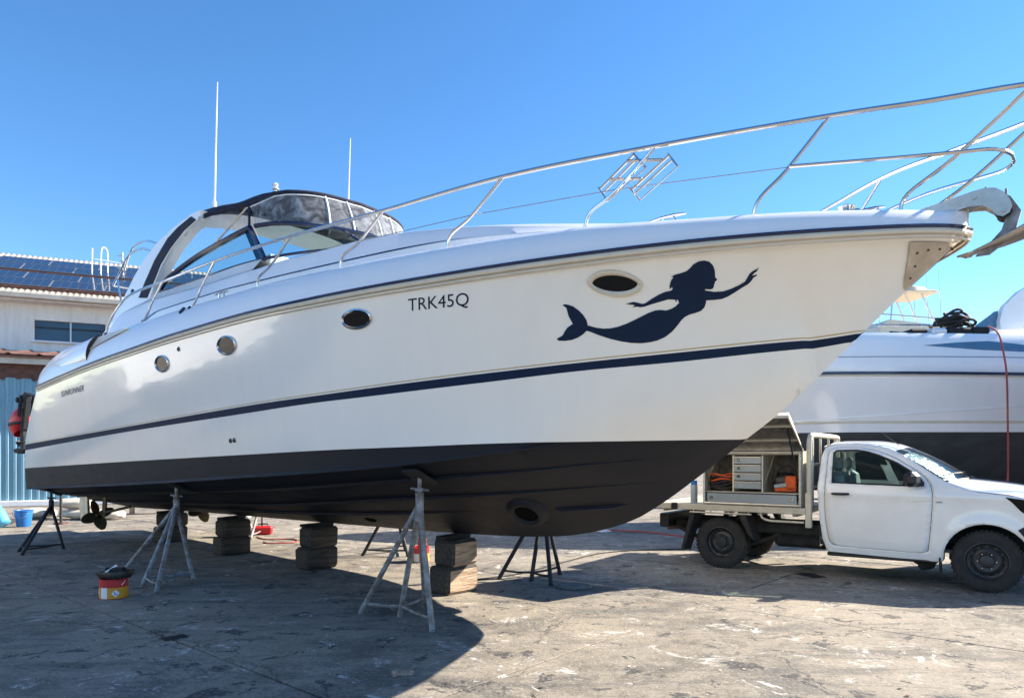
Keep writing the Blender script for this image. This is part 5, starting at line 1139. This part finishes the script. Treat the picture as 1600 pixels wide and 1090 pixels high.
# gear lying on the foredeck of the big yacht
rp = thing('hose_coil', 'pile of black ribbed hose coiled on the foredeck of the big pale yacht', 'hose', (8.75, 14.0, 3.94))
for k in range(9):
    m_ = MB(); rr = .27-.010*k+.05*random.random(); cx, cy = random.uniform(-.12, .12), random.uniform(-.08, .08); tl_ = random.uniform(-.9, .9)
    m_.tube([(cx+rr*math.cos(a), cy+rr*math.sin(a), .10+.038*k+tl_*rr*math.cos(a+k)*.6+.02*math.sin(3*a)) for a in [i*2*math.pi/22 for i in range(22)]], .027, 7, closed=True); m_.build('hose_loop', 'rubber', rp)
cu = thing('deck_cushions', 'dark folded cushions and gear on the foredeck beside the hose coil', 'cushion', (8.6, 13.75, 3.86))
for x, w, h_ in ((-.75, .35, .10), (-.35, .3, .12), (.05, .45, .13), (.45, .35, .14)):
    m_ = MB(); m_.box((x, 0, .05+h_/2), (w, .4, h_), bev=.04); m_.build('cushion', 'blackstain' if x != -.35 else 'label', cu)
hose([(8.88, 13.13, 3.97), (8.98, 13.0, 3.82), (9.03, 12.92, 3.4), (9.08, 12.92, 3.0), (9.12, 12.95, 2.2), (9.16, 13.0, 1.3), (9.17, 13.05, .5), (9.10, 12.9, .02)], .017, 'redhose', 'red hose hanging down the side of the big pale yacht')
for k, (x, nm) in enumerate(((7.0, 'left'), (8.3, 'right'))):
    m_ = MB(); m_.box((0, 0, .40), (.75, .5, .80), bev=.03); o = m_.build('timber_block', 'sack', None); o.location = (x+.9, 14.2, 0); o.rotation_euler = (0, 0, .2*k); tag(o, 'pale yellow support block under the big yacht, '+nm+' of the two behind the bonnet', 'support block', 'support blocks under the big yacht')
# sport fishing boat far behind
sf = thing('fishing_boat', 'distant white sport fishing boat with canopy tower behind the big yacht', 'boat', (13.2, 25.0, 0), R(4))
m_ = MB(); m_.prism([(-5, 2.8), (-4.2, 3.9), (0, 4.5), (6, 4.3), (6, 1.2), (-2, 1.2)], -1.7, 1.7, 'y'); m_.build('hull', 'gel2', sf)
m_ = MB(); m_.prism([(-1.1, 4.4), (-.9, 5.95), (-.6, 6.15), (2.4, 5.85), (3.2, 4.4)], -1.3, 1.3, 'y'); m_.build('cabin', 'cream', sf)
m_ = MB(); m_.prism([(-.75, 5.0), (-.6, 5.75), (1.9, 5.55), (2.1, 5.0)], -1.32, -1.305, 'y'); m_.build('cabin_window', 'portglass', sf)
m_ = MB(); m_.box((.55, 0, 7.25), (1.9, 1.6, .12), bev=.05); m_.lathe([(.95, 0), (.9, .14), (.6, .24), (0, .30)], 20, M4=Matrix.Translation((.55, 0, 7.27)) @ Matrix.Diagonal((1, .85, 1, 1))); m_.build('tower_canopy', 'cream', sf)
for x0, x1, y_ in ((-.1, -.2, -.7), (.9, 1.5, -.7), (-.1, -.2, .7), (.9, 1.5, .7), (.3, .9, -.7)):
    m_ = MB(); m_.tube([(x0, y_, 7.25), (x1, y_, 5.9)], .03, 6); m_.build('tower_leg', 'steel', sf)
m_ = MB(); m_.tube([(-.9, -1.2, 6.35), (2.3, -1.2, 6.15)], .025, 6); m_.tube([(-.9, -1.2, 6.35), (-.9, -1.2, 5.9)], .02, 6); m_.tube([(2.3, -1.2, 6.15), (2.3, -1.2, 5.8)], .02, 6); m_.build('tower_rail', 'steel', sf)
for k, x in enumerate((1.55, 1.85, 2.1)):
    m_ = MB(); m_.tube([(x, .5-.3*k, 5.9), (x-.15, .5-.3*k, 8.2)], [.016, .007], 5); m_.build('outrigger', 'steel', sf)

# ------------------------------------------------------------------ warehouse and shed on the left
WD = Vector((.915, .404, 0)).normalized(); WA = math.atan2(WD.y, WD.x)
wh = thing('warehouse', 'cream rendered warehouse with solar panels on its metal roof', 'building', (-17.5, 24.0, 0), WA)
x0, x1 = -6.0, 22.0; EZ = 6.95
wx0, wx1, wz0, wz1 = 1.02, 3.17, 5.58, 6.28
m_ = MB()
for (a, c, z0, z1) in ((x0, wx0, 0, EZ), (wx1, x1, 0, EZ), (wx0, wx1, 0, wz0), (wx0, wx1, wz1, EZ)): m_.box(((a+c)/2, .15, (z0+z1)/2), (c-a, .3, z1-z0))
m_.box((x0+.15, 6, EZ/2), (.3, 11.7, EZ)); m_.box((x1-.15, 6, EZ/2), (.3, 11.7, EZ)); m_.box(((x0+x1)/2, 11.9, EZ/2), (x1-x0, .3, EZ)); m_.build('wall', 'render', wh, False, merge=False)
wi = MB().box(((wx0+wx1)/2, -.03, wz0-.05), (wx1-wx0+.16, .16, .07), bev=.01).build('window_sill', 'label', wh)
for a, c in ((wx0, (wx0+wx1)/2-.02), ((wx0+wx1)/2+.02, wx1)):
    m_ = MB(); m_.box(((a+c)/2, .12, (wz0+wz1)/2), (c-a-.02, .02, wz1-wz0-.02)); wp = m_.build('window', 'winglass', wh)
    m_ = MB(); m_.box(((a+c)/2, .10, wz0+.46), (c-a-.02, .05, .04)); m_.build('glazing_bar', 'darksteel', wp)
m_ = MB(); m_.box(((wx0+wx1)/2, .09, (wz0+wz1)/2), (.05, .08, wz1-wz0)); m_.build('window_mullion', 'aerialgrey', wh)
PIT = R(25); rw_ = 6.2
rp0 = lambda x, u, e=0: (x, -.55+u*math.cos(PIT)-e*math.sin(PIT), EZ+.12+u*math.sin(PIT)+e*math.cos(PIT))
m_ = MB(); n_ = int((x1-x0)/.045); rows = []
for u in (0, rw_): rows.append([rp0(x0+(x1-x0)*i/n_, u, .022*math.cos(i*math.pi/2)) for i in range(n_+1)])
m_.grid(rows); rows = []
for u in (0, rw_): rows.append([(x, 2*(-.55+rw_*math.cos(PIT))-(-.55+u*math.cos(PIT)), EZ+.12+u*math.sin(PIT)) for x in (x0, x1)])
m_.grid(rows); roof = m_.build('roof', 'zinc', wh, True, 80)
m_ = MB()
for x in (x0+.15, x1-.15): m_.prism([(-.5, EZ), (11.4, EZ), (-.55+rw_*math.cos(PIT), EZ+.08+rw_*math.sin(PIT))], x-.1, x+.1, 'x')
m_.build('gable', 'render', wh)
m_ = MB(); m_.box(((x0+x1)/2, -.66, EZ+.02), (x1-x0+.3, .20, .20), bev=.03); m_.build('gutter', 'zinc', wh)
m_ = MB(); m_.box(((x0+x1)/2, -.28, EZ-.10), (x1-x0, .56, .05)); m_.build('soffit', 'render', wh)
PW, PH = 1.68, 1.0
def panel_mesh():
    m_ = MB(); m_.box((PW/2, PH/2, .02), (PW-.015, PH-.015, .035), mi=0)
    nx, ny = 6, 1
    for i in range(nx):
        cw = (PW-.05)/nx; m_.box((.025+cw*(i+.5), PH/2, .0395), (cw-.010, PH-.05, .004), mi=1)
    return m_
pan0 = panel_mesh().build('solar_panel', ['panelframe', 'panel'], roof, False, merge=False)
firstp = True
for r_, (u0, offx) in enumerate(((.62, .0), (1.64, .75), (3.05, .4), (4.07, 1.15))):
    for i in range(9):
        x = -1.9+i*PW+offx
        if r_ >= 2 and i > 7: continue
        o = pan0 if firstp else pan0.copy()
        if not firstp: COL.objects.link(o); o.parent = roof
        firstp = False
        o.location = rp0(x, u0, .10); o.rotation_euler = (PIT, 0, 0)
for u in (.55, 2.72, 2.98, 5.14):
    m_ = MB(); m_.box((5.0, 0, 0), (16, .05, .08)); o = m_.build('panel_rail', 'rust', roof); o.location = rp0(1, u, .05); o.rotation_euler = (PIT, 0, 0)
# roof ladder hoops and aerial
rl = thing('roof_ladder', 'white ladder handrail hoops standing on the warehouse roof', 'ladder', (-17.5, 24.0, 0), WA)
q = Vector(rp0(2.45, 3.4))
for dx in (0, .3):
    m_ = MB(); m_.tube(spline([q+Vector((dx, -.1, -.1)), q+Vector((dx, 0, .95)), q+Vector((dx+.05, .05, 1.17)), q+Vector((dx+.15, .15, 1.17)), q+Vector((dx+.2, .2, .95)), q+Vector((dx+.2, .2, .1))], 5) if dx else [q+Vector((dx, -.1, -.1)), q+Vector((dx, 0, 1.1))], .026, 7); m_.build('hoop', 'whiteplastic', rl)
m_ = MB(); m_.tube([q+Vector((-.05, 0, .7)), q+Vector((.95, .3, .7))], .014, 6); m_.build('hand_rail', 'whiteplastic', rl)
ae = thing('roof_aerial', 'small aerial mast on a tripod on the warehouse roof ridge', 'aerial', (-17.5, 24.0, 0), WA)
q = Vector(rp0(3.35, 5.0))
m_ = MB(); m_.tube([q+Vector((0, 0, -.3)), q+Vector((0, 0, .75))], .03, 7); m_.tube([q+Vector((-.2, 0, .6)), q+Vector((.2, 0, .6))], .02, 6); m_.build('mast', 'aerialgrey', ae)
for d in (-.45, .45): m_ = MB(); m_.tube([q+Vector((0, 0, .45)), q+Vector((d*.7, 0, -.05))], .03, 6); m_.build('stay', 'aerialgrey', ae)
# blue corrugated shed in front of it
sh = thing('shed', 'blue corrugated steel lean-to shed with rusty roof edge at the left', 'shed', (-16.6, 21.3, 0), WA)
SH = 4.35; sx0, sx1 = -6, 14
for k in range(20):
    a = sx0+k*1.0; m_ = MB(); nn = 30
    row_ = []
    for i in range(nn+1):
        ph = (i % 6)/6; y_ = {0: 0, 1: 0, 2: -.035, 3: -.035, 4: -.035, 5: 0}[i % 6]; row_.append((a+i/nn, y_))
    m_.grid([[(x, y_, z_) for x, y_ in row_] for z_ in (0.02, SH-.30-.18*random.random()*0)]); m_.build('wall_sheet', 'corr', sh, False)
m_ = MB(); rows = []
n_ = 220
for z_, j in ((SH-.31, 0), (SH+.12, 1)): rows.append([(sx0+(sx1-sx0)*i/n_, .02, z_-(0 if j else .05+.22*random.random()*random.random())) for i in range(n_+1)])
m_.grid(rows)
for v in range(len(m_.v)): x, y, z = m_.v[v]; m_.v[v] = (x, -.045, z)
m_.build('rust_stain_band', 'rust', sh)
m_ = MB(); m_.box(((sx0+sx1)/2, -.28, SH+.14), (sx1-sx0, .06, .20), bev=.01); m_.build('fascia', 'zinc', sh)
m_ = MB(); rows = []
n_ = int((sx1-sx0)/.1)
for y_, z_ in ((-.38, SH+.30), (3.2, SH+.86)): rows.append([(sx0+(sx1-sx0)*i/n_, y_, z_+(.05 if i % 8 == 0 else 0)) for i in range(n_+1)])
m_.grid(rows); o = m_.build('roof', 'rust', sh, False); md = o.modifiers.new('t', 'SOLIDIFY'); md.thickness = .03
m_ = MB(); m_.box(((sx0+sx1)/2, -.37, SH+.25), (sx1-sx0, .04, .06)); m_.build('roof_edge_trim', 'rust', sh)
m_ = MB(); m_.box((sx1-.05, 1.5, SH/2), (.1, 3.0, SH)); m_.build('end_wall', 'corr', sh)
m_ = MB(); m_.box(((sx0+sx1)/2, -.10, .09), (sx1-sx0, .16, .18), bev=.02); m_.build('plinth', 'label', sh)
